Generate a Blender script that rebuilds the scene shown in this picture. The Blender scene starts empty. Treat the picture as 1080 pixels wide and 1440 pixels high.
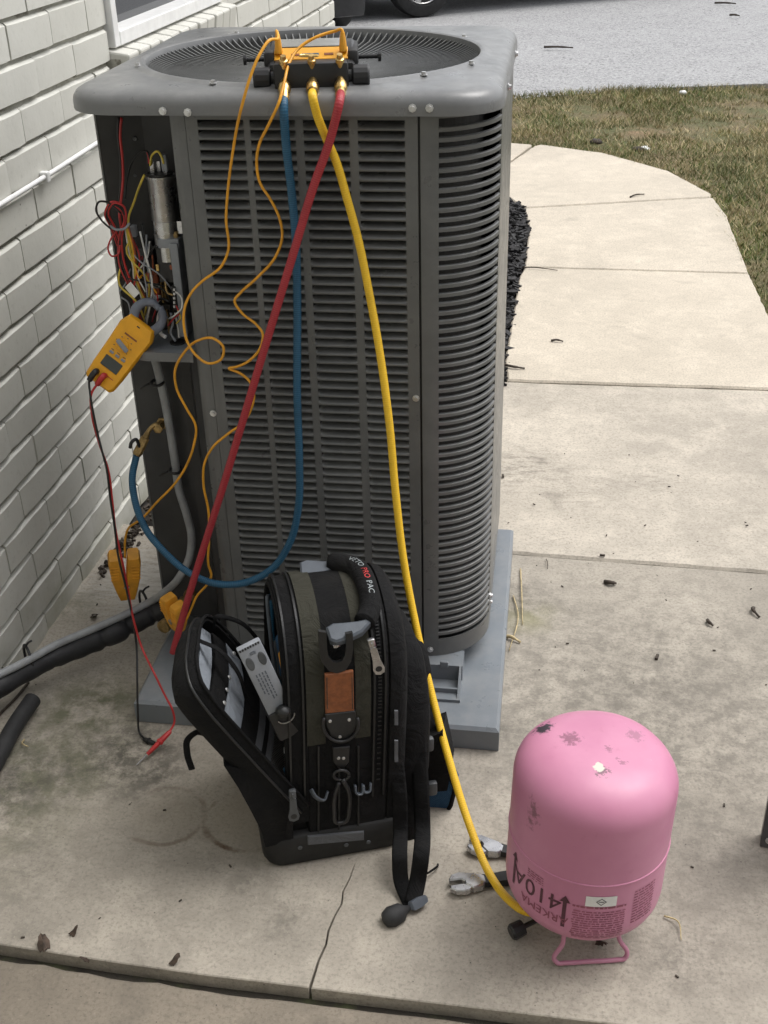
import bpy, bmesh, math, random
import numpy as np
from mathutils import Vector, Matrix
random.seed(7); RNG = np.random.default_rng(7)
S = bpy.context.scene
COL = S.collection
R = math.radians
# ------------------------------------------------------------------ camera
CF, CP, CR, CY, CH = 1627.35, 0.52761, -0.02708, -0.14682, 1.46
F0 = Vector((math.sin(CY), math.cos(CY), 0)); R0 = Vector((math.cos(CY), -math.sin(CY), 0)); U0 = Vector((0, 0, 1))
FW = F0*math.cos(CP) - U0*math.sin(CP); UP = U0*math.cos(CP) + F0*math.sin(CP)
RT = R0*math.cos(CR) + UP*math.sin(CR); UP = UP*math.cos(CR) - R0*math.sin(CR)
CAMP = Vector((0, 0, CH))
cd = bpy.data.cameras.new('camera'); cam = bpy.data.objects.new('camera', cd); COL.objects.link(cam)
M3 = Matrix((RT, UP, -FW)).transposed()
cam.matrix_world = Matrix.Translation(CAMP) @ M3.to_4x4()
cd.sensor_fit = 'VERTICAL'; cd.sensor_height = 36; cd.lens = 36*CF/1440
cd.clip_start = .05; cd.clip_end = 500
S.camera = cam
# ------------------------------------------------------------------ light
SUN_EL, SUN_AZ = R(62), R(58)       # azimuth clockwise from +Y
w = bpy.data.worlds.new('World'); S.world = w; w.use_nodes = True
nt = w.node_tree; bg = nt.nodes['Background']
sky = nt.nodes.new('ShaderNodeTexSky'); sky.sky_type = 'NISHITA'; sky.sun_disc = False
sky.sun_elevation = SUN_EL; sky.sun_rotation = SUN_AZ
sky.air_density = 1.0; sky.dust_density = 4.0; sky.ozone_density = 1.0
hs = nt.nodes.new('ShaderNodeHueSaturation'); hs.inputs['Saturation'].default_value = .22
nt.links.new(sky.outputs[0], hs.inputs['Color']); nt.links.new(hs.outputs[0], bg.inputs['Color'])
bg.inputs['Strength'].default_value = .15
sd = bpy.data.lights.new('sun', 'SUN'); sd.energy = .8; sd.angle = R(34); sd.color = (1, .98, .95)
sun = bpy.data.objects.new('sun', sd); COL.objects.link(sun)
dsun = Vector((math.sin(SUN_AZ)*math.cos(SUN_EL), math.cos(SUN_AZ)*math.cos(SUN_EL), math.sin(SUN_EL)))
sun.rotation_euler = dsun.to_track_quat('Z', 'Y').to_euler(); sun.location = (4, 4, 8)
S.view_settings.view_transform = 'Standard'; S.view_settings.look = 'None'
S.view_settings.exposure = .63; S.view_settings.gamma = 1; S.view_settings.use_curve_mapping = False

# ------------------------------------------------------------------ helpers
def ray(a, b): return FW + RT*((a-540)/CF) - UP*((b-720)/CF)
def at(a, b, x=None, y=None, z=None):
    """point of the place seen at photo pixel (a,b) on a plane of constant x, y or z"""
    d = ray(a, b)
    if z is not None: t = (z-CH)/d.z
    elif y is not None: t = y/d.y
    else: t = x/d.x
    return CAMP + d*t
def base(o):
    v = Vector((0, 0, 0))
    while o is not None: v = v + o.location; o = o.parent
    return v
def tag(o, label=None, cat=None, group=None, kind=None):
    if label: o['label'] = label
    if cat: o['category'] = cat
    if group: o['group'] = group
    if kind: o['kind'] = kind
    return o
def empty(name, loc, label, cat, group=None, rz=0):
    o = bpy.data.objects.new(name, None); COL.objects.link(o); o.location = loc; o.rotation_euler = (0, 0, rz)
    o.empty_display_size = .05
    return tag(o, label, cat, group)
def mk(name, V, F, mat, parent=None, smooth=False, local=False, uv=None, label=None, auto=None):
    """one mesh object; V in world coordinates unless local"""
    V = [Vector(v) for v in V]
    me = bpy.data.meshes.new(name)
    if parent is not None:
        off = Vector((0, 0, 0)) if local else base(parent)
    else:
        xs = [v.x for v in V]; ys = [v.y for v in V]; zs = [v.z for v in V]
        off = Vector(((min(xs)+max(xs))/2, (min(ys)+max(ys))/2, min(zs)))
    me.from_pydata([tuple(v-off) for v in V], [], F)
    if uv:
        ul = me.uv_layers.new(name='uv')
        for p in me.polygons:
            for li in p.loop_indices: ul.data[li].uv = uv[me.loops[li].vertex_index]
    bm = bmesh.new(); bm.from_mesh(me); bmesh.ops.recalc_face_normals(bm, faces=bm.faces); bm.to_mesh(me); bm.free()
    if smooth: me.polygons.foreach_set('use_smooth', [True]*len(me.polygons))
    if auto: me.set_sharp_from_angle(angle=R(auto))
    for m in (mat if isinstance(mat, list) else [mat]): me.materials.append(m)
    o = bpy.data.objects.new(name, me); COL.objects.link(o)
    if parent is not None: o.parent = parent
    else: o.location = off
    if label: o['label'] = label
    return o
def inst(name, src, parent, loc, rot=(0, 0, 0), scale=None):
    o = bpy.data.objects.new(name, src if isinstance(src, bpy.types.Mesh) else src.data); COL.objects.link(o)
    o.parent = parent; o.location = loc; o.rotation_euler = rot
    if scale: o.scale = scale
    return o
class G:
    """geometry collector"""
    def __init__(s): s.V = []; s.F = []; s.UV = []
    def add(s, V, F):
        n = len(s.V); s.V += [Vector(v) for v in V]; s.F += [tuple(i+n for i in f) for f in F]; return s
    def box(s, x0, y0, z0, x1, y1, z1, M=None):
        V = [Vector(v) for v in ((x0,y0,z0),(x1,y0,z0),(x1,y1,z0),(x0,y1,z0),(x0,y0,z1),(x1,y0,z1),(x1,y1,z1),(x0,y1,z1))]
        if M: V = [M @ v for v in V]
        return s.add(V, [(0,3,2,1),(4,5,6,7),(0,1,5,4),(1,2,6,5),(2,3,7,6),(3,0,4,7)])
    def rbox(s, x0, y0, z0, x1, y1, z1, r, M=None, seg=2):
        bm = bmesh.new(); bmesh.ops.create_cube(bm, size=1)
        for v in bm.verts: v.co = Vector((x0+(v.co.x+.5)*(x1-x0), y0+(v.co.y+.5)*(y1-y0), z0+(v.co.z+.5)*(z1-z0)))
        bmesh.ops.bevel(bm, geom=bm.edges[:]+bm.verts[:], offset=r, segments=seg, affect='EDGES', profile=.5)
        bm.verts.index_update()
        V = [(M @ v.co if M else v.co.copy()) for v in bm.verts]; F = [tuple(v.index for v in f.verts) for f in bm.faces]
        bm.free(); return s.add(V, F)
    def prism(s, poly, z0, z1, M=None, bev=0):
        n = len(poly)
        if bev:
            c = sum((Vector((p[0], p[1], 0)) for p in poly), Vector())/n
            inn = inset(poly, bev)
            V = [Vector((p[0],p[1],z0)) for p in poly]+[Vector((p[0],p[1],z1-bev)) for p in poly]+[Vector((p[0],p[1],z1)) for p in inn]
            F = [tuple(range(n))[::-1], tuple(range(2*n,3*n))]
            for k in (0, n):
                F += [(k+i, k+(i+1)%n, k+n+(i+1)%n, k+n+i) for i in range(n)]
        else:
            V = [Vector((p[0],p[1],z0)) for p in poly]+[Vector((p[0],p[1],z1)) for p in poly]
            F = [tuple(range(n))[::-1], tuple(range(n,2*n))]+[(i,(i+1)%n,n+(i+1)%n,n+i) for i in range(n)]
        if M: V = [M @ v for v in V]
        return s.add(V, F)
    def cyl(s, a, b, r, r2=None, seg=14):
        a = Vector(a); b = Vector(b); r2 = r if r2 is None else r2
        return s.lathe(a, b-a, [(0, r), ((b-a).length, r2)], seg)
    def lathe(s, o, axis, prof, seg=24):
        """prof: list of (distance along axis, radius)"""
        q = Vector(axis).normalized().to_track_quat('Z', 'Y'); o = Vector(o)
        V = []; F = []
        for (h, r) in prof:
            for i in range(seg):
                t = 2*math.pi*i/seg; V.append(o + q @ Vector((r*math.cos(t), r*math.sin(t), h)))
        m = len(prof)
        for j in range(m-1):
            for i in range(seg): F.append((j*seg+i, j*seg+(i+1)%seg, (j+1)*seg+(i+1)%seg, (j+1)*seg+i))
        F.append(tuple(range(seg))[::-1]); F.append(tuple(range((m-1)*seg, m*seg)))
        return s.add(V, F)
    def tube(s, pts, r, seg=10, n=None, flat=None):
        pts = [Vector(p) for p in pts]
        if n: pts = crs(pts, n)
        V, F, UVs = tube_geo(pts, r, seg, flat)
        if len(s.UV) < len(s.V): s.UV += [(0, 0)]*(len(s.V)-len(s.UV))
        s.add(V, F); s.UV += UVs; return s
    def ball(s, c, r, sx=1, sy=1, sz=1, seg=12, M=None):
        V = []; F = []; m = seg//2
        for j in range(1, m):
            p = math.pi*j/m
            for i in range(seg):
                t = 2*math.pi*i/seg
                v = Vector((r*sx*math.sin(p)*math.cos(t), r*sy*math.sin(p)*math.sin(t), r*sz*math.cos(p)))
                V.append((M @ v if M else v)+Vector(c))
        V.append(Vector(c)+(M @ Vector((0,0,r*sz)) if M else Vector((0,0,r*sz)))); V.append(Vector(c)-(M @ Vector((0,0,r*sz)) if M else Vector((0,0,r*sz))))
        a = len(V)-2
        for j in range(m-2):
            for i in range(seg): F.append((j*seg+i, j*seg+(i+1)%seg, (j+1)*seg+(i+1)%seg, (j+1)*seg+i))
        for i in range(seg): F.append((a, (i+1)%seg, i)); F.append((a+1, (m-2)*seg+i, (m-2)*seg+(i+1)%seg))
        return s.add(V, F)
    def grid(s, rows, thick=None):
        """rows: list of equal-length lists of points"""
        m = len(rows); k = len(rows[0]); V = [Vector(p) for r in rows for p in r]
        F = [(j*k+i, j*k+i+1, (j+1)*k+i+1, (j+1)*k+i) for j in range(m-1) for i in range(k-1)]
        return s.add(V, F)
    def loft(s, loops, caps=True):
        k = len(loops[0]); V = [Vector(p) for l in loops for p in l]; F = []
        for j in range(len(loops)-1):
            F += [(j*k+i, j*k+(i+1)%k, (j+1)*k+(i+1)%k, (j+1)*k+i) for i in range(k)]
        if caps: F += [tuple(range(k))[::-1], tuple(range((len(loops)-1)*k, len(loops)*k))]
        return s.add(V, F)
    def lean(s):
        s.V = [Vector((v.x+.045*v.z, v.y, v.z)) for v in s.V]; return s
    def put(s, name, mat, parent=None, smooth=False, local=False, label=None, auto=None):
        uv = None
        if s.UV: s.UV += [(0, 0)]*(len(s.V)-len(s.UV)); uv = s.UV
        return mk(name, s.V, s.F, mat, parent, smooth, local, uv, label, auto)
def inset(poly, d):
    n = len(poly); out = []
    area = sum(poly[i][0]*poly[(i+1)%n][1]-poly[(i+1)%n][0]*poly[i][1] for i in range(n))
    sg = 1 if area > 0 else -1
    for i in range(n):
        p0 = Vector(poly[i-1][:2]); p1 = Vector(poly[i][:2]); p2 = Vector(poly[(i+1)%n][:2])
        a = (p1-p0).normalized(); b = (p2-p1).normalized()
        na = Vector((-a.y, a.x))*sg; nb = Vector((-b.y, b.x))*sg
        m = na+nb
        if m.length < .2: m = na
        m.normalize(); k = d/max(.5, m.dot(na))
        out.append(tuple(p1+m*k))
    return out
def crs(P, n):
    """centripetal-ish Catmull-Rom through P, n samples per span"""
    out = []
    for i in range(len(P)-1):
        p0 = P[i-1] if i else P[0]*2-P[1]; p1 = P[i]; p2 = P[i+1]; p3 = P[i+2] if i+2 < len(P) else P[-1]*2-P[-2]
        d1 = max((p2-p1).length, 1e-6); d0 = max((p1-p0).length, 1e-6); d2 = max((p3-p2).length, 1e-6)
        m1 = ((p1-p0)/d0*d1 + (p2-p1)/d1*d0)/(d0+d1)*d1; m2 = ((p2-p1)/d1*d2 + (p3-p2)/d2*d1)/(d1+d2)*d1
        for k in range(n):
            t = k/n; t2 = t*t; t3 = t2*t
            out.append(p1*(2*t3-3*t2+1)+m1*(t3-2*t2+t)+p2*(-2*t3+3*t2)+m2*(t3-t2))
    out.append(P[-1]); return out
def tube_geo(pts, r, seg, flat=None):
    V = []; F = []; UVs = []; n = len(pts)
    t = (pts[1]-pts[0]).normalized(); nx = t.orthogonal().normalized(); L = 0
    if flat is not None:
        nx = Vector(flat[0]); nx = (nx-t*nx.dot(t)).normalized()
    for i in range(n):
        t2 = (pts[min(i+1, n-1)]-pts[max(i-1, 0)]).normalized()
        ax = t.cross(t2)
        if ax.length > 1e-7: nx = Matrix.Rotation(t.angle(t2), 3, ax.normalized()) @ nx
        nx = (nx-t2*nx.dot(t2)).normalized(); t = t2; ny = t.cross(nx)
        if i: L += (pts[i]-pts[i-1]).length
        rr = r[min(len(r)-1, int(i*len(r)/n))] if isinstance(r, (list, tuple)) and len(r) != n else (r[i] if isinstance(r, (list, tuple)) else r)
        for k in range(seg):
            a = 2*math.pi*k/seg
            if flat is not None: V.append(pts[i]+nx*(rr*math.cos(a))+ny*(rr*flat[1]*math.sin(a)))
            else: V.append(pts[i]+nx*(rr*math.cos(a))+ny*(rr*math.sin(a)))
            UVs.append((L, abs(2*k/seg-1)))
    for i in range(n-1):
        for k in range(seg): F.append((i*seg+k, i*seg+(k+1)%seg, (i+1)*seg+(k+1)%seg, (i+1)*seg+k))
    F.append(tuple(range(seg))[::-1]); F.append(tuple(range((n-1)*seg, n*seg)))
    return V, F, UVs
def frame(o, xa, za):
    """matrix with origin o, x axis along xa, z axis close to za"""
    x = Vector(xa).normalized(); z = Vector(za); z = (z-x*z.dot(x)).normalized(); y = z.cross(x)
    return Matrix.Translation(Vector(o)) @ Matrix((x, y, z)).transposed().to_4x4()
def text_geo(txt, size, M=None, fn=None, depth=0.0, flip=False):
    cu = bpy.data.curves.new('t', 'FONT'); cu.body = txt; cu.size = size; cu.align_x = 'CENTER'; cu.align_y = 'CENTER'; cu.resolution_u = 3; cu.extrude = depth
    ob = bpy.data.objects.new('t', cu); COL.objects.link(ob)
    dg = bpy.context.evaluated_depsgraph_get(); me = ob.evaluated_get(dg).to_mesh()
    V = [v.co.copy() for v in me.vertices]; F = [tuple(p.vertices) for p in me.polygons]
    ob.evaluated_get(dg).to_mesh_clear(); bpy.data.objects.remove(ob); bpy.data.curves.remove(cu)
    if fn: V = [fn(v.x, v.y) for v in V]
    elif M: V = [M @ v for v in V]
    return V, F

# ------------------------------------------------------------------ materials
class N:
    def __init__(s, name):
        s.m = bpy.data.materials.new(name); s.m.use_nodes = True; s.t = s.m.node_tree; s.b = s.t.nodes['Principled BSDF']
        tc = s.t.nodes.new('ShaderNodeTexCoord'); s.obj = tc.outputs['Object']; s.uv = tc.outputs['UV']
        g = s.t.nodes.new('ShaderNodeNewGeometry'); s.pos = g.outputs['Position']; s.rnd = g.outputs['Random Per Island']
        s.nrm = g.outputs['Normal']
        oi = s.t.nodes.new('ShaderNodeObjectInfo'); s.orand = oi.outputs['Random']
    def L(s, a, b): s.t.links.new(a, b)
    def n(s, typ, **k):
        x = s.t.nodes.new(typ)
        for a, v in k.items(): setattr(x, a, v)
        return x
    def inp(s, node, key, v):
        if hasattr(v, 'is_output'): s.L(v, node.inputs[key])
        else: node.inputs[key].default_value = v
    def noise(s, scale, detail=4, rough=.6, vec=None, dist=0):
        x = s.n('ShaderNodeTexNoise'); s.L(vec or s.pos, x.inputs['Vector'])
        x.inputs['Scale'].default_value = scale; x.inputs['Detail'].default_value = detail; x.inputs['Roughness'].default_value = rough; x.inputs['Distortion'].default_value = dist
        return x.outputs['Fac']
    def voro(s, scale, vec=None, feat='F1', out='Distance', rnd=1):
        x = s.n('ShaderNodeTexVoronoi', feature=feat); s.L(vec or s.pos, x.inputs['Vector']); x.inputs['Scale'].default_value = scale; x.inputs['Randomness'].default_value = rnd
        return x.outputs[out]
    def ramp(s, fac, lo, hi, c0=0., c1=1.):
        x = s.n('ShaderNodeMapRange'); x.interpolation_type = 'SMOOTHSTEP'; s.inp(x, 'Value', fac)
        x.inputs['From Min'].default_value = lo; x.inputs['From Max'].default_value = hi; x.inputs['To Min'].default_value = c0; x.inputs['To Max'].default_value = c1
        return x.outputs[0]
    def mix(s, fac, a, b, mode='MIX'):
        x = s.n('ShaderNodeMix', data_type='RGBA', blend_type=mode); x.inputs[0].default_value = 0
        s.inp(x, 0, fac)
        for i, v in ((6, a), (7, b)):
            if hasattr(v, 'is_output'): s.L(v, x.inputs[i])
            else: x.inputs[i].default_value = (*v, 1)
        return x.outputs[2]
    def math(s, op, a, b=0., clamp=False):
        x = s.n('ShaderNodeMath', operation=op); x.use_clamp = clamp; s.inp(x, 0, a); s.inp(x, 1, b); return x.outputs[0]
    def dist(s, p):
        x = s.n('ShaderNodeVectorMath', operation='DISTANCE'); s.L(s.pos, x.inputs[0]); x.inputs[1].default_value = p; return x.outputs['Value']
    def sep(s, vec=None):
        x = s.n('ShaderNodeSeparateXYZ'); s.L(vec or s.pos, x.inputs[0]); return x.outputs
    def stretch(s, sc, vec=None):
        x = s.n('ShaderNodeMapping'); s.L(vec or s.pos, x.inputs['Vector']); x.inputs['Scale'].default_value = sc; return x.outputs[0]
    def col(s, v): s.L(v, s.b.inputs['Base Color']) if hasattr(v, 'is_output') else setattr(s.b.inputs['Base Color'], 'default_value', (*v, 1))
    def rough(s, v): s.inp(s.b, 'Roughness', v)
    def metal(s, v): s.inp(s.b, 'Metallic', v)
    def bump(s, h, strength=.3, d=.002):
        x = s.n('ShaderNodeBump'); s.L(h, x.inputs['Height']); x.inputs['Strength'].default_value = strength; x.inputs['Distance'].default_value = d
        if s.b.inputs['Normal'].is_linked: s.L(s.b.inputs['Normal'].links[0].from_socket, x.inputs['Normal'])
        s.L(x.outputs[0], s.b.inputs['Normal'])
def simple(name, c, rough=.5, metal=0, var=.25, scale=30, bump=0, bscale=200, spec=None, coord=None):
    k = N(name); a = tuple(v*(1-var) for v in c); b = tuple(min(1, v*(1+var)) for v in c)
    f = k.ramp(k.noise(scale, 5), .3, .7)
    k.col(k.mix(f, a, b)); k.metal(metal)
    k.rough(k.ramp(k.noise(scale*.7+3, 3), .3, .7, max(0, rough-.08), min(1, rough+.08)))
    if bump: k.bump(k.noise(bscale, 3), bump, .001)
    if spec is not None: k.b.inputs['Specular IOR Level'].default_value = spec
    return k.m
def concrete(name, c, stains=1.0, green=0.0, patio=False):
    k = N(name)
    big = k.noise(1.3, 6, .62); mid = k.noise(7, 6, .65); fine = k.noise(160, 3, .7); grit = k.noise(420, 2, .6)
    dk = tuple(v*.66 for v in c); lt = tuple(min(1, v*1.2) for v in c)
    col = k.mix(k.ramp(big, .32, .68), dk if stains > .6 else tuple(v*.86 for v in c), c)
    col = k.mix(k.ramp(mid, .42, .72, 0, .55), col, lt)
    col = k.mix(k.ramp(fine, .45, .7, 0, .6), col, tuple(v*.45 for v in c))
    col = k.mix(k.ramp(k.noise(190, 3, .75), .58, .72, 0, .38), col, tuple(min(1, v*1.35) for v in c))
    col = k.mix(k.ramp(k.noise(24, 7, .72), .46, .7, 0, .42*stains+.1), col, tuple(v*.62 for v in c))
    col = k.mix(k.ramp(k.noise(13, 7, .72, dist=.5), .55, .75, 0, .45), col, lt)
    # fine brushed streaks across the walk
    br = k.noise(30, 4, .7, k.stretch((1, 9, 1)))
    col = k.mix(k.ramp(br, .5, .8, 0, .22*stains+.06), col, tuple(v*.55 for v in c))
    # pits
    pit = k.ramp(k.voro(48, rnd=1), .02, .075, 1, 0); pm = k.ramp(k.noise(6, 3), .40, .56)
    col = k.mix(k.math('MULTIPLY', pit, pm), col, (.035, .03, .025))
    # dark weathering blotches
    bl = k.ramp(k.noise(3.1, 8, .7, dist=.6), .57, .72, 0, .5*stains)
    col = k.mix(bl, col, (.12, .105, .085))
    if patio:
        xyz = k.sep()
        def spot(p, r0, r1, amt):
            d = k.math('ADD', k.dist(p), k.math('MULTIPLY', k.noise(9, 5), .12))
            return k.ramp(d, r0, r1, amt, 0)
        # ring stains left by pots
        for p, r, a in (((-.607, 1.405, 0), .083, .5), ((-.46, 1.41, 0), .088, 1)):
            d = k.math('ADD', k.dist(p), k.math('MULTIPLY', k.noise(9, 6, .65), .03))
            e = k.ramp(k.math('ABSOLUTE', k.math('SUBTRACT', d, r)), .0015, .007, a, 0)
            e = k.math('MULTIPLY', e, k.ramp(k.noise(5.5, 5), .46, .60))
            col = k.mix(e, col, (.1, .06, .035))
            inn = k.ramp(d, r-.02, r, .25, 0)
            col = k.mix(inn, col, (.36, .315, .25))
        # green algae beside the wall and the pad
        for p, r0, r1, a in (((-.84, 1.66, 0), .05, .26, .95), ((-.96, 1.4, 0), .1, .34, .7), ((-.8, 1.5, 0), .02, .24, .6), ((-1.0, 2.0, 0), .04, .2, .6)):
            mk_ = k.math('MULTIPLY', spot(p, r0, r1, a), k.ramp(k.noise(16, 6, .7), .35, .62))
            col = k.mix(mk_, col, (.085, .09, .045))
        for p, r0, r1, a in (((-.72, 1.57, 0), .02, .24, 1), ((-.66, 1.50, 0), .01, .18, .8), ((-.90, 1.45, 0), .02, .24, .8), ((-.80, 1.25, 0), .02, .25, .35), ((-.42, 1.27, 0), .02, .13, .7), ((-.50, 1.30, 0), .01, .12, .5), ((-.35, 1.2, 0), .02, .16, .5), ((.25, 1.2, 0), .02, .2, .45), ((.22, 1.75, 0), .1, .75, .42), ((-.75, 1.13, 0), .01, .12, .5), ((-.04, 1.7, 0), .02, .12, .6), ((-.02, 2.1, 0), .05, .18, .55)):  # dark mottled stains; one broad patch darkens the slab right of the pad
            mk_ = k.math('MULTIPLY', spot(p, r0, r1, a), k.ramp(k.noise(24, 7, .78), .38, .6))
            col = k.mix(mk_, col, (.06, .055, .045))
        # pale efflorescence left of the pad
        col = k.mix(k.math('MULTIPLY', spot((-.86, 2.12, 0), .1, .26, .75), k.ramp(k.noise(22, 5, .7, k.stretch((1, 4, 1))), .35, .6)), col, (.56, .54, .5))
        ye = k.math('MULTIPLY', spot((.0, 2.06, 0), .02, .16, .5), k.ramp(k.noise(12, 4), .3, .6)); col = k.mix(ye, col, (.3, .29, .12))
    if green:
        for p, r0, r1, a in (((-.02, 2.75, 0), .02, .25, .75), ((.1, 2.62, 0), .02, .16, .6), ((.3, 2.7, 0), .02, .2, .4), ((.0, 4.3, 0), .02, .16, .5)):
            d = k.math('ADD', k.dist(p), k.math('MULTIPLY', k.noise(9, 5), .12))
            m2 = k.math('MULTIPLY', k.ramp(d, r0, r1, a, 0), k.ramp(k.noise(20, 7, .75, k.stretch((1, 2.5, 1))), .45, .62))
            col = k.mix(m2, col, (.09, .08, .065))
    k.col(col); k.rough(.88)
    k.bump(k.noise(90, 4, .7), .35, .002); k.bump(grit, .35, .001); k.bump(k.math('MULTIPLY', pit, pm), -.6, .003)
    return k.m

def paint_brick():
    k = N('painted_brick')
    c = (.62, .615, .565)
    f = k.noise(4, 6, .6); col = k.mix(k.ramp(f, .3, .7), (.565, .56, .51), c)
    col = k.mix(k.math('MULTIPLY', k.orand, .28), col, (.51, .505, .46))
    col = k.mix(k.ramp(k.noise(70, 5, .7), .55, .75, 0, .35), col, (.34, .33, .29))
    col = k.mix(k.ramp(k.noise(26, 6, .75, k.stretch((1, 1, .45))), .6, .72, 0, .22), col, (.34, .33, .28))
    z = k.sep()[2]
    low = k.math('MULTIPLY', k.ramp(k.math('ADD', z, k.math('MULTIPLY', k.noise(8, 5), .35)), .06, .32, .65, 0), k.ramp(k.noise(9, 5, .7), .3, .6))
    col = k.mix(low, col, (.27, .27, .16))
    sp = k.math('MULTIPLY', k.ramp(k.voro(34), .03, .09, 1, 0), k.ramp(k.noise(5, 3), .56, .66)); col = k.mix(sp, col, (.12, .11, .09))
    k.col(col); k.rough(.62)
    k.bump(k.noise(60, 5, .65), .35, .002); k.bump(k.noise(14, 3), .3, .004)
    return k.m
def paint_mortar():
    k = N('painted_mortar')
    col = k.mix(k.ramp(k.noise(18, 6, .7), .35, .65), (.34, .33, .28), (.47, .46, .40))
    col = k.mix(k.ramp(k.noise(40, 5, .7, k.stretch((1, .35, 1))), .54, .68, 0, .75), col, (.13, .115, .085))
    z = k.sep()[2]
    low = k.math('MULTIPLY', k.ramp(k.math('ADD', z, k.math('MULTIPLY', k.noise(8, 5), .3)), .08, .34, .8, 0), k.ramp(k.noise(12, 5), .3, .6))
    col = k.mix(low, col, (.15, .15, .075))
    k.col(col); k.rough(.85); k.bump(k.noise(45, 5, .7), .8, .006)
    return k.m
def unit_paint(name, c, dust=.25):
    k = N(name)
    col = k.mix(k.ramp(k.noise(5, 5), .3, .7), tuple(v*.9 for v in c), tuple(v*1.1 for v in c))
    nz = k.sep(k.nrm)[2]
    d = k.math('MULTIPLY', k.ramp(nz, .3, .95, 0.12, dust), k.ramp(k.noise(14, 7, .7), .35, .7))
    col = k.mix(d, col, (.3, .3, .295))
    st = k.math('MULTIPLY', k.ramp(k.noise(22, 5, .7, k.stretch((1, 1, .12))), .56, .7), .22); col = k.mix(st, col, (.21, .21, .205))
    k.col(col); k.rough(k.ramp(k.noise(30, 4), .3, .7, .27, .42)); k.b.inputs['Specular IOR Level'].default_value = .5
    k.bump(k.noise(260, 2), .12, .0006)
    return k.m
def hose(name, c, c2):
    k = N(name)
    s = k.sep(k.uv)
    a = k.math('SINE', k.math('ADD', k.math('MULTIPLY', s[0], 900), k.math('MULTIPLY', s[1], 31.4)))
    b = k.math('SINE', k.math('SUBTRACT', k.math('MULTIPLY', s[0], 900), k.math('MULTIPLY', s[1], 31.4)))
    f = k.math('MULTIPLY', a, b)
    col = k.mix(k.ramp(f, .1, .8, 0, .7), c, c2)
    col = k.mix(k.ramp(k.noise(18, 5, .7), .52, .75, 0, .4), col, tuple(v*.45 for v in c))
    k.col(col); k.rough(.45); k.bump(f, .3, .0008)
    return k.m
def fabric(name, c, sc=700, var=.3, dust=.25):
    k = N(name)
    x = k.n('ShaderNodeTexWave', wave_type='BANDS', bands_direction='DIAGONAL'); k.L(k.pos, x.inputs['Vector']); x.inputs['Scale'].default_value = sc/6; x.inputs['Distortion'].default_value = 1.5
    col = k.mix(x.outputs['Fac'], tuple(v*(1-var) for v in c), tuple(v*(1+var) for v in c))
    col = k.mix(k.ramp(k.noise(11, 6, .7), .48, .75, 0, dust), col, (.085, .08, .07))
    k.col(col); k.rough(.9); k.b.inputs['Specular IOR Level'].default_value = .2; k.bump(x.outputs['Fac'], .15, .0006); k.bump(k.noise(20, 5, .6, dist=1.2), .7, .012)
    return k.m

M = {}
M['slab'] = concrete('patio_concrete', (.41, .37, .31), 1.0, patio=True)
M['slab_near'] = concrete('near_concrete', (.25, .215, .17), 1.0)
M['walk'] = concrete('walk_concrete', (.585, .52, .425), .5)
M['walk2'] = concrete('walk_concrete_mid', (.55, .495, .415), .75, green=1)
M['brick'] = paint_brick(); M['mortar'] = paint_mortar()
M['unit'] = unit_paint('unit_grey_paint', (.118, .121, .120), .3)
M['unit_lid'] = unit_paint('unit_lid_paint', (.15, .153, .155), .4)
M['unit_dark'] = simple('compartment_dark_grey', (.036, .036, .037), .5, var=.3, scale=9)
M['pad'] = unit_paint('grey_plastic_pad', (.17, .19, .21), .35)
M['coil'] = simple('condenser_coil', (.012, .012, .013), .6)
M['black'] = simple('black_plastic', (.014, .014, .015), .42)
M['rubber'] = simple('black_rubber', (.02, .02, .021), .7, bump=.4, bscale=80)
M['foam'] = simple('black_foam', (.016, .016, .018), .55, bump=.5, bscale=60)
M['steel'] = simple('bright_steel', (.5, .5, .51), .26, 1, var=.18, scale=40)
M['screw'] = simple('zinc_screw', (.6, .6, .6), .35, .8)
M['alum'] = simple('aluminium_can', (.5, .5, .5), .33, 1, var=.15)
M['brass'] = simple('brass', (.62, .43, .17), .32, 1, var=.3, scale=80)
M['oldbrass'] = simple('dull_brass', (.36, .25, .11), .48, .8, var=.4, scale=80)
M['yellow'] = simple('meter_yellow', (.78, .37, .015), .45, var=.08, bump=.25, bscale=500)
M['cord'] = simple('orange_cord', (.74, .34, .02), .42, var=.15)
M['orange'] = simple('orange_clamp', (.74, .34, .03), .5, var=.15, bump=.4, bscale=300)
M['hose_y'] = hose('yellow_hose', (.78, .47, .015), (.9, .62, .05))
M['hose_r'] = hose('red_hose', (.34, .018, .03), (.55, .09, .09))
M['hose_b'] = hose('blue_hose', (.008, .075, .15), (.06, .2, .32))
M['red'] = simple('red_wire', (.42, .025, .025), .4, var=.15)
M['blackwire'] = simple('black_wire', (.012, .012, .012), .4)
M['ywire'] = simple('yellow_wire', (.55, .42, .06), .45)
M['wwire'] = simple('white_wire', (.6, .6, .58), .5)
M['white'] = simple('white_paint', (.75, .75, .74), .45, var=.06)
M['whip'] = simple('grey_conduit', (.3, .31, .32), .5, var=.15, bump=.3, bscale=30)
M['copper'] = simple('copper_coil', (.3, .08, .035), .45, .3)
M['jaw'] = simple('grey_jaw', (.14, .155, .19), .5, bump=.2, bscale=400)
M['dgrey'] = simple('dark_grey_plastic', (.07, .075, .08), .5)
M['mgrey'] = simple('mid_grey_plastic', (.08, .093, .112), .5, var=.15, bump=.3, bscale=600)
M['lgrey'] = simple('light_grey_plastic', (.25, .265, .29), .5, var=.1)
M['lcd'] = simple('lcd_glass', (.05, .058, .055), .15, var=.1)
M['lcd2'] = simple('grey_lcd', (.2, .2, .19), .2, var=.1)
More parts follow.
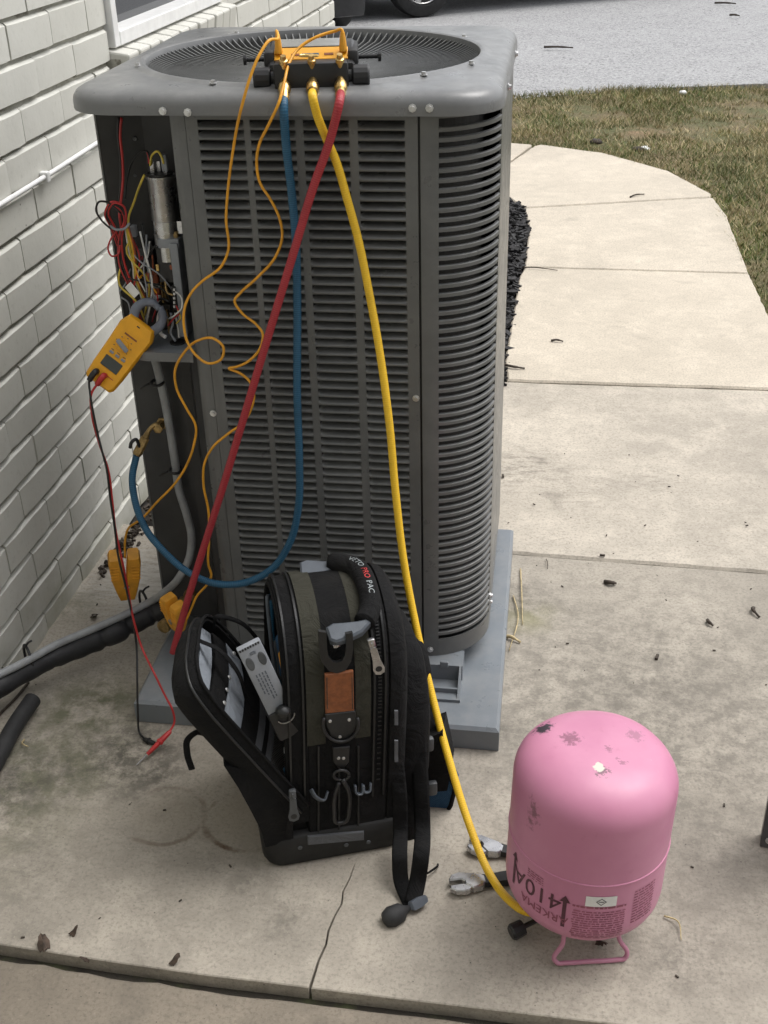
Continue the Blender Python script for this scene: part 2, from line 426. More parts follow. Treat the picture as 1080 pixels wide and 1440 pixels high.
M['bag'] = fabric('black_canvas', (.008, .008, .0085), 2600, .2, .08)
M['bag_base'] = simple('bag_base_rubber', (.009, .009, .009), .62, bump=.5, bscale=120)
M['olive'] = fabric('olive_canvas', (.040, .039, .030), 2600, .18, .15)
M['strap'] = fabric('black_webbing', (.007, .007, .0075), 2600, .2, .06)
M['pocket'] = fabric('grey_pocket_cloth', (.25, .275, .31), 3000, .08)
M['pocket2'] = fabric('dark_grey_pocket_cloth', (.12, .125, .135), 3000, .1)
M['leather'] = simple('tan_leather', (.23, .075, .025), .55, var=.2, scale=120, bump=.5, bscale=350)
M['leather_blk'] = simple('black_leather', (.014, .0145, .015), .42, bump=.4, bscale=300)
M['blue_cloth'] = fabric('blue_canvas', (.035, .085, .16), 900, .2)
M['pink_ink'] = simple('label_ink', (.085, .025, .04), .5)
M['pink_ink2'] = simple('label_ink_faded', (.26, .075, .115), .5)
M['red_thread'] = simple('red_thread', (.5, .04, .04), .6); M['white_thread'] = simple('pale_thread', (.3, .33, .34), .6)
def pink():
    k = N('pink_enamel')
    col = k.mix(k.ramp(k.noise(7, 5), .3, .7), (.53, .205, .325), (.59, .25, .37))
    col = k.mix(k.ramp(k.noise(40, 6, .7), .6, .74, 0, .3), col, (.4, .13, .2))
    o = k.obj
    def crown(x, y):
        q_ = min(.999, math.hypot(x, y)/.1170); ca = q_**(1/.55); return (x, y, .291+.056*math.sqrt(max(0, 1-ca*ca)))
    for (x, y), r, a, c in (((-.078, .042), .021, 1, (.05, .04, .05)), ((-.040, .012), .019, .75, (.19, .07, .11)), ((.004, -.050), .013, .8, (.1, .06, .07)),
                       ((.052, .035), .015, .5, (.2, .09, .13)), ((-.012, .106), .012, .9, (.05, .04, .04)), ((.012, -.004), .006, .6, (.2, .08, .12)), ((.03, -.03), .006, .6, (.2, .08, .12))):
        p = crown(x, y); v = k.n('ShaderNodeVectorMath', operation='DISTANCE'); k.L(o, v.inputs[0]); v.inputs[1].default_value = p
        d = k.math('ADD', v.outputs['Value'], k.math('MULTIPLY', k.math('SUBTRACT', k.noise(110, 6, .8), .5), .06))
        col = k.mix(k.ramp(d, r*.45, r*.85, a, 0), col, c)
    mp = k.n('ShaderNodeMapping'); k.L(o, mp.inputs['Vector']); mp.inputs['Location'].default_value = (.090*.9, .080*.9, -.278*.42); mp.inputs['Scale'].default_value = (.9, .9, .42)
    ln = k.n('ShaderNodeVectorMath', operation='LENGTH'); k.L(mp.outputs[0], ln.inputs[0])
    d = k.math('ADD', ln.outputs['Value'], k.math('MULTIPLY', k.math('SUBTRACT', k.noise(70, 5, .7), .5), .05)); col = k.mix(k.ramp(d, .002, .012, .75, 0), col, (.14, .06, .08))
    v = k.n('ShaderNodeVectorMath', operation='DISTANCE'); k.L(o, v.inputs[0]); v.inputs[1].default_value = crown(-.002, -.045)
    d = k.math('ADD', v.outputs['Value'], k.math('MULTIPLY', k.math('SUBTRACT', k.noise(90, 4), .5), .016)); col = k.mix(k.ramp(d, .007, .009, 1, 0), col, (.62, .58, .5))
    sc_ = k.math('MULTIPLY', k.ramp(k.noise(120, 4, .7, k.stretch((1, 1, .12), o)), .64, .72), k.ramp(k.noise(9, 4), .5, .66)); col = k.mix(k.math('MULTIPLY', sc_, .55), col, (.62, .40, .48))
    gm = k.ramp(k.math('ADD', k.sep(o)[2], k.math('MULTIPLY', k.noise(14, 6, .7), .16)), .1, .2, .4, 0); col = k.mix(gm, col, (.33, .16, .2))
    fl = k.math('MULTIPLY', k.ramp(k.voro(70), .03, .09, 1, 0), k.ramp(k.noise(12, 4), .57, .66)); col = k.mix(fl, col, (.3, .1, .14))
    k.col(col); k.rough(k.ramp(k.noise(22, 5), .3, .7, .34, .5)); k.bump(k.noise(9, 3), .12, .008)
    return k.m
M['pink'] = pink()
def asphalt():
    k = N('worn_asphalt')
    col = k.mix(k.ramp(k.noise(2.2, 5), .3, .7), (.24, .24, .242), (.30, .30, .30))
    col = k.mix(k.ramp(k.noise(70, 3, .75), .42, .62), col, (.42, .42, .42))
    col = k.mix(k.ramp(k.noise(34, 4, .8), .56, .64, 0, .85), col, (.07, .07, .07))
    col = k.mix(k.ramp(k.noise(38, 4, .8, k.stretch((1, 1.1, 1.3))), .58, .66, 0, .85), col, (.68, .68, .68))
    k.col(col); k.rough(.9); k.bump(k.noise(80, 4, .7), .7, .006)
    return k.m
M['asphalt'] = asphalt()
def soil():
    k = N('lawn_thatch')
    col = k.mix(k.ramp(k.noise(2.4, 6, .65), .38, .62), (.2, .155, .085), (.115, .125, .05))
    col = k.mix(k.ramp(k.noise(1.7, 4, .6, dist=.4), .6, .7, 0, .8), col, (.3, .2, .115))
    col = k.mix(k.ramp(k.noise(60, 4, .7), .4, .65, 0, .6), col, (.07, .06, .03))
    col = k.mix(k.ramp(k.noise(90, 3, .7), .6, .7, 0, .7), col, (.4, .34, .2))
    k.col(col); k.rough(1); k.bump(k.noise(50, 5), .9, .02)
    return k.m
M['soil'] = soil()
M['mulch_soil'] = simple('bed_soil', (.03, .026, .022), .95, bump=.8, bscale=60)
M['mulch'] = simple('black_mulch', (.022, .021, .022), .8, var=.5, scale=60)
M['grass'] = [simple('grass_%s' % n, c, .7, var=.3, scale=3, spec=.2) for n, c in (('green', (.12, .155, .045)), ('dark', (.065, .095, .028)), ('straw', (.46, .38, .22)), ('olive', (.21, .20, .085)))]
M['leaf'] = simple('dead_leaf', (.062, .042, .030), .75, var=.5, scale=60); M['twig'] = simple('twig_bark', (.05, .038, .028), .8, var=.4, scale=120)
M['straw'] = simple('dry_straw', (.45, .36, .2), .7, var=.3, scale=90)
def glass():
    k = N('window_glass'); k.col((.02, .023, .027)); k.rough(.06); k.b.inputs['Specular IOR Level'].default_value = .6; k.bump(k.noise(3, 2), .05, .01); return k.m
M['glass'] = glass()
M['pane_slats'] = simple('dark_slats', (.06, .063, .068), .5)
M['carpaint'] = simple('dark_car_paint', (.02, .021, .024), .25); M['carsilver'] = simple('silver_car_paint', (.42, .43, .44), .28, .4)
M['tyre'] = simple('tyre_rubber', (.018, .018, .018), .75, bump=.3, bscale=60)
M['roofing'] = simple('roof_shingle', (.09, .085, .08), .9, bump=.6, bscale=40); M['soffit'] = simple('soffit_white', (.5, .5, .48), .7)
M['panelgrey'] = unit_paint('panel_dark_paint', (.05, .051, .053), .15)

# ------------------------------------------------------------------ ground
def structure(o): o['kind'] = 'structure'; return o
structure(G().box(-120, -60, -.6, 120, 200, -.06).put('ground', M['soil']))
def sheet(name, poly, z, mat, th=.05):
    return structure(G().prism(poly, z-th, z).put(name, mat))
street_edge = [(-6, 7.2), (-2.5, 7.45), (-.27, 7.84), (.11, 8.0), (.58, 8.2), (1.43, 8.39), (3, 8.6), (9, 8.9)]
sheet('street', [(-60, 6.9)]+street_edge+[(60, 9.3), (60, 24), (-60, 24)], -.02, M['asphalt'], .035)
# lawn: gently uneven sheet
def lawn():
    xs = np.linspace(-7, 9, 110); ys = np.linspace(1.2, 9.0, 70); V = []; F = []
    for y in ys:
        for x in xs:
            zz = -.028+.010*math.sin(x*2.1+y)+.008*math.sin(y*3.3-x*1.7)
            edge = np.interp(x, [p[0] for p in street_edge], [p[1] for p in street_edge])
            zz -= .03*max(0, min(1, (y-edge+.06)/.1))
            V.append((x, y, zz))
    n = len(xs)
    for j in range(len(ys)-1):
        for i in range(n-1):
            if xs[i] > .70 or ys[j] > 5.4: F.append((j*n+i, j*n+i+1, (j+1)*n+i+1, (j+1)*n+i))
    return structure(mk('lawn', V, F, M['soil'], smooth=True))
lawn()
sheet('planting_bed', [(-1.2, 2.3), (-.02, 2.3), (-.06, 5.5), (-1.2, 5.6)], -.03, M['mulch_soil'], .028)

# concrete paving: slabs are pieces of one walkway
walk = empty('walkway', (0, 0, 0), None, None); walk['kind'] = 'structure'
def rough_edge(poly, step=.035, amp=.0013):
    out = []; n = len(poly); rr = random.Random(len(poly)*7+int(abs(poly[0][0])*1000))
    for i in range(n):
        a = Vector(poly[i]); b = Vector(poly[(i+1) % n]); L_ = (b-a).length; m = max(1, int(L_/step)); nn = Vector((-(b-a).y, (b-a).x)).normalized() if L_ > 0 else Vector((0, 0))
        for k in range(m):
            p = a.lerp(b, k/m); q_ = 0 if k == 0 else rr.gauss(0, amp)+(-.004*rr.random() if rr.random() < .05 else 0)*0
            out.append(tuple(p+nn*q_))
    return out
def slab(poly, mat, z=0., th=.1, label=None, bev=.006):
    if bev > .003: poly = rough_edge(poly)
    return G().prism(poly, z-th, z, bev=bev).put('slab', mat, walk, label=label)
g = .004
crackA = [(-.262, 1.33), (-.266, 1.30), (-.272, 1.275), (-.270, 1.25), (-.277, 1.225), (-.282, 1.195), (-.281, 1.17), (-.287, 1.14), (-.291, 1.09)]
frontB = [(-1.1, 1.128), (-.9, 1.118), (-.781, 1.112), (-.6, 1.101), (-.449, 1.094), (-.36, 1.0925)]
poly = frontB + [(crackA[-1][0]-.0022, 1.0905)]+[(x-.0017*(.4+.6*i/8), y) for i, (x, y) in list(enumerate(crackA))[::-1][1:]]
poly += [(crackA[0][0]+.0004, 1.332)] + [(x+.0017*(.4+.6*i/8), y) for i, (x, y) in list(enumerate(crackA))[1:-1]] + [(crackA[-1][0]+.0022, 1.0900)]
poly += [(-.164, 1.087), (.1, 1.082), (.79, 1.075), (.79, 2.274), (.536, 2.283), (-.041, 2.311), (-.5, 2.335), (-1.1, 2.365)]
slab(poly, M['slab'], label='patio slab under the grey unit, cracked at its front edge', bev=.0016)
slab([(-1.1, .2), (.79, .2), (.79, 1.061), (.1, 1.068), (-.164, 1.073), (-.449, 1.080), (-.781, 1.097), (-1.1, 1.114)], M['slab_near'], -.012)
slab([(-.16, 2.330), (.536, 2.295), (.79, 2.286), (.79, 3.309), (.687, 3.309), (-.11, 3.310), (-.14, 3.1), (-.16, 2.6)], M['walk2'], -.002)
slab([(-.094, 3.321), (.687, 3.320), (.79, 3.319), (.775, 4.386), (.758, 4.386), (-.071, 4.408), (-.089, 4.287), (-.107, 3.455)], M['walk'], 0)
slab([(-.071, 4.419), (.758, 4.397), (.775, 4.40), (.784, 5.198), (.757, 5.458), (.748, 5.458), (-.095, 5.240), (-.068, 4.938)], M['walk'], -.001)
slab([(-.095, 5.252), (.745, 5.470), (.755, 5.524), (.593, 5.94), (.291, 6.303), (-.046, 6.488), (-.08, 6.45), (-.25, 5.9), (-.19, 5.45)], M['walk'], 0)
slab([(-.092, 6.49), (-.229, 6.534), (-1.4, 6.6), (-1.6, 5.75), (-.26, 5.9), (-.255, 5.92)], M['walk'], -.001)
slab([(.805, .2), (2.6, .2), (2.6, 1.9), (.805, 1.9)], M['slab'], -.002)

# dirt lying in the open joints
kj = N('joint_dirt'); kj.col(kj.mix(kj.ramp(kj.noise(13, 5), .48, .68), (.028, .024, .018), (.05, .055, .025))); kj.rough(1); kj.bump(kj.noise(120, 4), .8, .004)
jd = G()
for (x0, y0, x1, y1) in ((-.05, 2.317, .79, 2.28), (-.14, 3.315, .79, 3.314), (-.075, 4.413, .78, 4.391), (-.1, 5.246, .76, 5.464)):
    jd.add([(x0, y0-.02, -.010), (x1, y1-.02, -.010), (x1, y1+.02, -.010), (x0, y0+.02, -.010)], [(0, 1, 2, 3)])
jd.add([(-1.1, 1.09, -.026), (.79, 1.045, -.026), (.79, 1.095, -.026), (-1.1, 1.15, -.026)], [(0, 1, 2, 3)])
structure(jd.put('joint_dirt', kj.m))
# grass blades and litter
def pip(x, y, poly):
    c = False; n = len(poly)
    for i in range(n):
        x1, y1 = poly[i]; x2, y2 = poly[i-1]
        if (y1 > y) != (y2 > y) and x < (x2-x1)*(y-y1)/(y2-y1)+x1: c = not c
    return c
walk_poly = [(-1.6, 5.75), (-.3, 5.7), (-.1, 5.2), (-.1, 1.0), (.79, 1.0), (.79, 5.2), (.76, 5.5), (.6, 5.95), (.3, 6.3), (-.04, 6.49), (-.23, 6.53), (-1.4, 6.6)]
def vnoise(x, y, s, seed):
    r = np.random.default_rng(seed).random((64, 64)); x = x*s; y = y*s
    i = np.floor(x).astype(int); j = np.floor(y).astype(int); fx = x-i; fy = y-j; fx = fx*fx*(3-2*fx); fy = fy*fy*(3-2*fy)
    a = r[i % 64, j % 64]; b = r[(i+1) % 64, j % 64]; c = r[i % 64, (j+1) % 64]; d = r[(i+1) % 64, (j+1) % 64]
    return (a*(1-fx)+b*fx)*(1-fy)+(c*(1-fx)+d*fx)*fy
def grass():
    n = 230000
    x = RNG.uniform(-.9, 3.2, n); y = RNG.uniform(2.0, 8.5, n)
    ed = np.interp(x, [p[0] for p in street_edge], [p[1] for p in street_edge])
    keep = (y < ed+.02+.06*(RNG.random(n)-.3))
    den = .55*vnoise(x, y, 1.6, 1)+.3*vnoise(x, y, 4.5, 2)+.15*vnoise(x, y, 14, 3)
    bare = den < .40
    keep &= ~(bare & (RNG.random(n) > .22))
    keep &= (RNG.random(n) < .35+.9*den)
    wp = inset(walk_poly, .022); inside = np.array([keep[i] and not pip(x[i], y[i], wp) for i in range(n)])
    keep &= inside
    keep &= ~((x < .765) & (y < 5.1))
    x = x[keep]; y = y[keep]; den = den[keep]; m = len(x)
    z = -.03+.010*np.sin(x*2.1+y)+.008*np.sin(y*3.3-x*1.7)
    h = RNG.uniform(.014, .04, m)*(.6+.8*den); a = RNG.uniform(0, 2*np.pi, m); wd = RNG.uniform(.0016, .0034, m); ln = RNG.uniform(.2, 1.5, m)*h
    b = RNG.uniform(0, 2*np.pi, m)
    V = np.zeros((m*3, 3)); V[0::3] = np.c_[x-wd*np.cos(a), y-wd*np.sin(a), z]; V[1::3] = np.c_[x+wd*np.cos(a), y+wd*np.sin(a), z]; V[2::3] = np.c_[x+ln*np.cos(b), y+ln*np.sin(b), z+h]
    me = bpy.data.meshes.new('grass'); me.vertices.add(m*3); me.vertices.foreach_set('co', V.ravel())
    me.loops.add(m*3); me.loops.foreach_set('vertex_index', np.arange(m*3)); me.polygons.add(m); me.polygons.foreach_set('loop_start', np.arange(m)*3)
    r = RNG.random(m)+.5*(vnoise(x, y, 2.5, 9)-.5)
    mi = np.where(r < .24, 0, np.where(r < .34, 1, np.where(r < .58, 3, 2))); mi = np.where((den < .42) & (RNG.random(m) < .6), 2, mi)
    me.polygons.foreach_set('material_index', mi.astype(np.int32))
    for q in M['grass']: me.materials.append(q)
    me.update(); me.validate(); o = bpy.data.objects.new('grass', me); COL.objects.link(o)
    tag(o, 'patchy half dead grass between the curved walk and the street', 'grass', kind='stuff')
grass()
def chips(name, n, region, sz, mat, label, cat, z=-.028, pile=.03):
    q = G()
    for _ in range(n):
        x, y = region(); a = random.uniform(0, 6.28)
        l = random.uniform(*sz); wd = l*random.uniform(.25, .5)
        Mx = Matrix.Translation((x, y, z+random.uniform(0, pile))) @ Matrix.Rotation(a, 4, 'Z') @ Matrix.Rotation(random.uniform(-.5, .5), 4, 'X') @ Matrix.Rotation(random.uniform(-.4, .4), 4, 'Y')
        q.box(-l/2, -wd/2, -.003, l/2, wd/2, .004, Mx)
    return tag(q.put(name, mat), label, cat, kind='stuff')
def bedpt():
    while True:
        x = -.05-abs(random.gauss(0, .16)); y = random.uniform(3.25, 5.5)
        if x > -.9 and x < np.interp(y, [2.3, 3.4, 4.3, 4.94, 5.24, 5.5], [-.05, -.10, -.085, -.06, -.09, -.2]) - .014*random.random(): return x, y
chips('mulch', 2600, bedpt, (.012, .042), M['mulch'], 'black shredded mulch heaped along the left edge of the walk', 'mulch', pile=.035)
def cornerpt():
    t = random.random(); return -.985+abs(random.gauss(0, .03))*(.3+t)+.03*t, 2.16+.5*t+random.gauss(0, .03)
chips('leaf_litter', 190, cornerpt, (.005, .022), M['twig'], 'dark crumbled leaf litter along the foot of the brick wall behind the unit', 'leaf litter', z=.0, pile=.012)

# ------------------------------------------------------------------ brick house wall
WX, WY = -1.0783, .0314
wall = empty('brick_wall', (WX, 0, 0), 'pale painted brick house wall with a white framed window above its brick sill', 'wall', rz=-WY)
CO, BL = .0755, .192
WZ0, TEND = .0, 5.18
NC = 41
win_t0, win_t1, win_z0, win_z1 = 2.69, 3.56, 1.062, 2.1
# wall core (mortar plane is 9 mm behind the brick faces), with an opening for the window
q = G()
q.box(-.24, -5, -.3, -.012, win_t0-.0, 3.1); q.box(-.24, win_t1, -.3, -.012, TEND-.004, 3.1)
q.box(-.24, win_t0, -.3, -.006, win_t1, win_z0-.02); q.box(-.24, win_t0, win_z1, -.006, win_t1, 3.1)
q.box(-.24, TEND-.004, -.3, -.12, TEND, 3.1)
q.put('wall_core', M['mortar'], wall, local=True)
def brick_mesh(name, l, h, d=.03, seed=0):
    rr = random.Random(seed); n = max(3, int(l/.03)); lo = []
    j = lambda a: rr.uniform(-a, a)
    za, zb_ = j(.0012), j(.0012)
    for i in range(n+1):
        t = -l/2+l*i/n; e = .0035 if i in (0, n) else 0
        za += j(.0010); zb_ += j(.0010); za *= .7; zb_ *= .7
        x0 = j(.0007)-e*.7
        lo.append([(-d, t, -h/2), (-.006, t, -h/2+za), (x0-.0003, t, -h/2+.0022+za), (x0, t, 0), (x0-.0002, t, h/2-.0052+zb_), (-.0085, t, h/2+zb_), (-d, t, h/2)])
    q = G().loft(lo); me = bpy.data.meshes.new(name); me.from_pydata([tuple(v) for v in q.V], [], q.F)
    bm = bmesh.new(); bm.from_mesh(me); bmesh.ops.recalc_face_normals(bm, faces=bm.faces); bm.to_mesh(me); bm.free()
    me.polygons.foreach_set('use_smooth', [True]*len(me.polygons)); me.set_sharp_from_angle(angle=R(14)); me.materials.append(M['brick']); return me
BM = [brick_mesh('brick', BL-.0042, CO-.0088, seed=i) for i in range(14)]
cut = {}
def brick_of(l):
    k = round(l, 3)
    if k not in cut: cut[k] = brick_mesh('brick', k-.0042, CO-.0088, seed=len(cut)+50)
    return cut[k]
nb = 0; far = G()
def brick(c, t0, t1):
    global nb
    z = .005+CO*(c+.5)-.03; l = t1-t0
    if l < .03: return
    # keep clear of the window and its sill
    if z+CO/2 > win_z0-.03 and z < win_z1+.02 and t1 > win_t0-.001 and t0 < win_t1+.001:
        if t0 < win_t0-.03: t1 = win_t0; l = t1-t0
        elif t1 > win_t1+.03: t0 = win_t1; l = t1-t0
        else: return
        if l < .03: return
    if z+CO/2 > .985 and z < win_z0 and t1 > win_t0-.02 and t0 < win_t1+.02:
        if t0 < win_t0-.05: t1 = win_t0-.02
        elif t1 > win_t1+.05: t0 = win_t1+.02
        else: return
        l = t1-t0
        if l < .03: return
    if t0 > 1.42 and z < 1.32 and nb < 299:
        me = BM[random.randrange(14)] if abs(l-BL) < .002 else brick_of(l)
        o = inst('brick', me, wall, (random.uniform(-.0012, .0015), (t0+t1)/2, z+random.uniform(-.001, .001)), (0, random.uniform(-.012, .012), random.uniform(-.008, .008))); nb += 1
    else:
        far.box(-.03, t0+.002, z-CO/2+.0045, random.uniform(-.001, .001), t1-.002, z+CO/2-.0045)
order = []
for c in range(NC):
    off = 2.199 if c % 2 == 1 else 2.199-BL/2
    k0 = int(math.floor((-3.0-off)/BL)); t = off+k0*BL
    while t < TEND-.002:
        t1 = min(t+BL, TEND-.003); order.append((c, t, t1)); t += BL
order.sort(key=lambda a: (a[0] > 15, a[1] < 1.42, a[1]))
for a in order: brick(*a)
o = far.put('brick_field', M['brick'], wall, local=True); o['kind'] = 'stuff'
# rowlock sill
nsill = 12; sw = (win_t1-win_t0+.03)/nsill
sb = G().rbox(-.10, -sw/2+.004, -.045, .045, sw/2-.004, .04, .005).V
for i in range(nsill):
    qq = G().rbox(-.10, -sw/2+.004, -.045, .042+random.uniform(-.002, .003), sw/2-.004, .038, .005)
    o = qq.put('sill_brick', M['brick'], wall, local=True); o.location = (0, win_t0-.015+sw*(i+.5), 1.018+random.uniform(-.001, .001)); o.rotation_euler = (0, R(9), 0)
G().box(-.08, win_t0-.013, .985, .024, win_t1+.013, 1.040).put('sill_bed', M['mortar'], wall, local=True)
# window
wf = G(); fw = .032
wf.rbox(-.07, win_t0, win_z0, .012, win_t0+fw, win_z1, .003); wf.rbox(-.07, win_t1-fw, win_z0, .012, win_t1, win_z1, .003)
wf.rbox(-.07, win_t0+fw, win_z0, .013, win_t1-fw, win_z0+.032, .003); wf.rbox(-.07, win_t0+fw, win_z1-.05, .012, win_t1-fw, win_z1, .003)
win = wf.put('window', M['white'], wall, local=True)
mr = G(); mr.rbox(-.05, win_t0+fw, 1.56, -.012, win_t1-fw, 1.60, .003); mr.put('meeting_rail', M['white'], win, local=True)
G().box(-.046, win_t0+fw, win_z0+.032, -.042, win_t1-fw, win_z1-.05).put('pane', M['glass'], win, local=True)
bl = G()  # dark slats behind the pane give its horizontal bands
for i in range(36):
    z = win_z0+.06+i*.027; bl.box(-.085, win_t0+fw, z, -.081, win_t1-fw, z+.02, None)
bl.put('pane_slats', M['pane_slats'], win, local=True)
# pale cable clipped along the wall
zc = .886
q = G().tube([Vector((.008+.002*math.sin(t*9), t, zc+.004*math.sin(t*3.1))) for t in np.linspace(-1, 3.15, 70)], .0052, 8)
cab = q.put('wall_cable', M['white'], wall, smooth=True, local=True)
for t in (2.235, 2.95):
    G().rbox(-.001, t-.008, zc-.010, .017, t+.008, zc+.012, .003).put('cable_clip', M['white'], cab, local=True)
# eave over the wall; unseen wing added behind the viewer to shade the patio
ev = G().box(-3.2, -5, 3.1, .12, TEND+.4, 3.14); ev.put('soffit', M['soffit'], wall, local=True)
G().loft([[(-3.2, -5, 3.15), (.15, -5, 3.15), (-3.2, -5, 4.9)], [(-3.2, TEND+.4, 3.15), (.15, TEND+.4, 3.15), (-3.2, TEND+.4, 4.9)]]).put('roof', M['roofing'], wall, local=True)
wing = empty('added_wing', (1.2, -1.3, 0), 'pale painted brick wing added unseen behind the viewer to hold back sky light', 'house')
G().box(-1.0, -1.5, -.05, 4.2, -1.3, 3.4).put('added_wing_wall', M['brick'], wing)
G().box(-1.02, -1.8, 3.4, 4.4, -1.0, 3.44).put('added_wing_soffit', M['soffit'], wing)
G().loft([[(-1.0, -.95, 3.45), (-1.0, -3.4, 3.45), (-1.0, -3.4, 4.6)], [(4.4, -.95, 3.45), (4.4, -3.4, 3.45), (4.4, -3.4, 4.6)]]).put('added_wing_roof', M['roofing'], wing)
for a in (0, 2.2):
    G().box(.6+a, -1.3, .9, 1.7+a, -1.28, 2.2).put('added_wing_window', M['glass'], wing)

# ------------------------------------------------------------------ equipment pad
q = G()
padloop = [(-.735, 1.640), (-.042, 1.634), (-.042, 2.40), (-.735, 2.40)]
q.prism([(-.735, 1.640), (-.040, 1.630), (-.040, 2.345), (-.735, 2.355)], 0.001, .05, bev=.006)
tag(q.put('equipment_pad', M['pad']), 'low grey plastic pad under the grey condenser unit', 'pad')

# ------------------------------------------------------------------ air conditioner
XL, XR, YF, YB = -.738, -.074, 1.786, 2.45
RC, Z0, ZT = .12, .09, 1.110
ac = empty('air_conditioner', (-.4, 2.118, .05), 'tall grey louvred outdoor condenser unit with its wiring compartment open', 'air conditioner')
cx = -.412; cyy = 2.10
# lid
LX0, LX1, LY0, LY1 = -.752, -.069, 1.764, 2.478
def rrect(th, ins, rad, c):
    """ray from c at angle th to a rounded rectangle"""
    hx = (LX1-LX0)/2-ins; hy = (LY1-LY0)/2-ins; mx = (LX0+LX1)/2; my = (LY0+LY1)/2; rad = max(.004, rad-ins)
    lo, hi = 0, 1.2
    for _ in range(32):
        t = (lo+hi)/2; x = abs(c[0]+t*math.cos(th)-mx)-hx+rad; y = abs(c[1]+t*math.sin(th)-my)-hy+rad
        d = math.hypot(max(x, 0), max(y, 0))+min(max(x, y), 0)-rad
        if d < 0: lo = t
        else: hi = t
    return (c[0]+lo*math.cos(th), c[1]+lo*math.sin(th))
NA = 144; RO = .290
ths = [2*math.pi*i/NA for i in range(NA)]
oc = (cx, cyy)
loops = []
ZL = ZT-.008
for ins, z in ((.010, ZL), (.0, ZL), (.0, ZL+.013), (.002, ZL+.020), (.007, ZL+.027), (.015, ZL+.0315), (.026, ZL+.034)):
    loops.append([(*rrect(t, ins, .085, oc), z) for t in ths])
for r_, z in ((RO+.020, ZL+.0350), (RO+.016, ZL+.0355), (RO+.010, ZL+.0390), (RO+.004, ZL+.040), (RO-.001, ZL+.038), (RO-.004, ZL+.03), (RO-.006, ZL-.02)):
    loops.append([(oc[0]+r_*math.cos(t), oc[1]+r_*math.sin(t), z) for t in ths])
lid = G().loft(loops, caps=False).put('lid', M['unit_lid'], ac, smooth=True, auto=40)
lb = base(lid)
def screw_mesh():
    s = G().lathe((0, 0, 0), (0, 0, 1), [(0, .0062), (.0016, .0062), (.0018, .0042), (.0052, .0038), (.0052, .001)], 8)
    me = bpy.data.meshes.new('screw'); me.from_pydata([tuple(v) for v in s.V], [], s.F); me.materials.append(M['screw']); return me
SCREW = screw_mesh()
def screw(parent, p, nrm):
    o = inst('screw', SCREW, parent, Vector(p)-base(parent)); o.rotation_euler = Vector(nrm).to_track_quat('Z', 'Y').to_euler(); return o
for px, py in ((229, 156), (264, 158), (580, 152), (604, 152)):
    p = at(px, py, y=LY0-.0005); screw(lid, p, (0, -1, 0))
screw(lid, (LX1+.0005, 1.93, ZL+.012), (1, 0, 0)); screw(lid, (LX1+.0005, 2.25, ZL+.012), (1, 0, 0))
for a in (35, 130, 205, 250, 315, 338):
    t = R(a); screw(lid, (oc[0]+(RO+.013)*math.cos(t), oc[1]+(RO+.013)*math.sin(t), ZL+.0375), (0, 0, 1))
# fan grille
gr = empty('fan_grille', (0, 0, 0), None, None); gr.parent = ac; gr.location = Vector((oc[0], oc[1], ZL+.010))-ac.location
fin = G(); rows = []
prof = [(.055, -.004), (.12, -.001), (.20, .004), (.255, .010), (.272, .0165), (.2845, .022)]
L1 = [(r, -.0011, z) for r, z in prof]; L2 = [(r, .0011, z) for r, z in prof]
L3 = [(r, .0011+.003, z-.013) for r, z in prof]; L4 = [(r, -.0011+.003, z-.013) for r, z in prof]
fin.loft([[a, b, c, d] for a, b, c, d in zip(L1, L2, L3, L4)])
FINM = bpy.data.meshes.new('fin'); FINM.from_pydata([tuple(v) for v in fin.V], [], fin.F); FINM.materials.append(M['unit'])
for i in range(132): inst('fin', FINM, gr, (0, 0, 0), (0, 0, 2*math.pi*i/132))
G().lathe(Vector((oc[0], oc[1], ZL-.006)), (0, 0, 1), [(0, .07), (.012, .07), (.016, .06), (.017, .01)], 32).put('grille_hub', M['unit'], gr, smooth=True, auto=40)
for r_ in (.16, .235):
    G().tube([Vector((oc[0]+r_*math.cos(t), oc[1]+r_*math.sin(t), ZL-.003)) for t in ths+[ths[0]]], .0018, 6).put('grille_ring', M['unit'], gr)
fan = G().cyl((oc[0], oc[1], 1.02), (oc[0], oc[1], 1.085), .07)
for i in range(3):
    a = i*2.094; rows = []
    for rr_ in np.linspace(.05, .26, 6):
        rows.append([(oc[0]+rr_*math.cos(a+s), oc[1]+rr_*math.sin(a+s), 1.06-.06*s) for s in np.linspace(-.45, .45, 6)])
    fan.grid(rows)
fan.put('fan', M['coil'], ac)
# condenser coil behind the louvres (vertical fins)
kc = N('coil_fins'); xx = kc.sep()
wv = kc.n('ShaderNodeTexWave', bands_direction='X'); kc.L(kc.pos, wv.inputs['Vector']); wv.inputs['Scale'].default_value = 160
kc.col(kc.mix(wv.outputs['Fac'], (.02, .02, .021), (.05, .05, .052))); kc.rough(.6)
def rloop(ins, rad, z, x0=XL, x1=XR, y0=YF, y1=YB, n=8):
    x0 += ins; x1 -= ins; y0 += ins; y1 -= ins; out = []
    for (mx, my, a0) in ((x1-rad, y0+rad, -90), (x1-rad, y1-rad, 0), (x0+rad, y1-rad, 90)):
        for k in range(n+1):
            a = R(a0+90*k/n); out.append((mx+rad*math.cos(a), my+rad*math.sin(a), z))
    return out + [(x0, y0+.12, z), (x0+.16, y0+.12, z), (x0+.16, y0, z)]
G().loft([rloop(.03, .09, Z0+.01), rloop(.03, .09, ZT-.01)]).put('coil', kc.m, ac)
G().loft([rloop(.002, .12, Z0), rloop(.002, .12, Z0+.012)]).put('base_pan', M['unit'], ac)
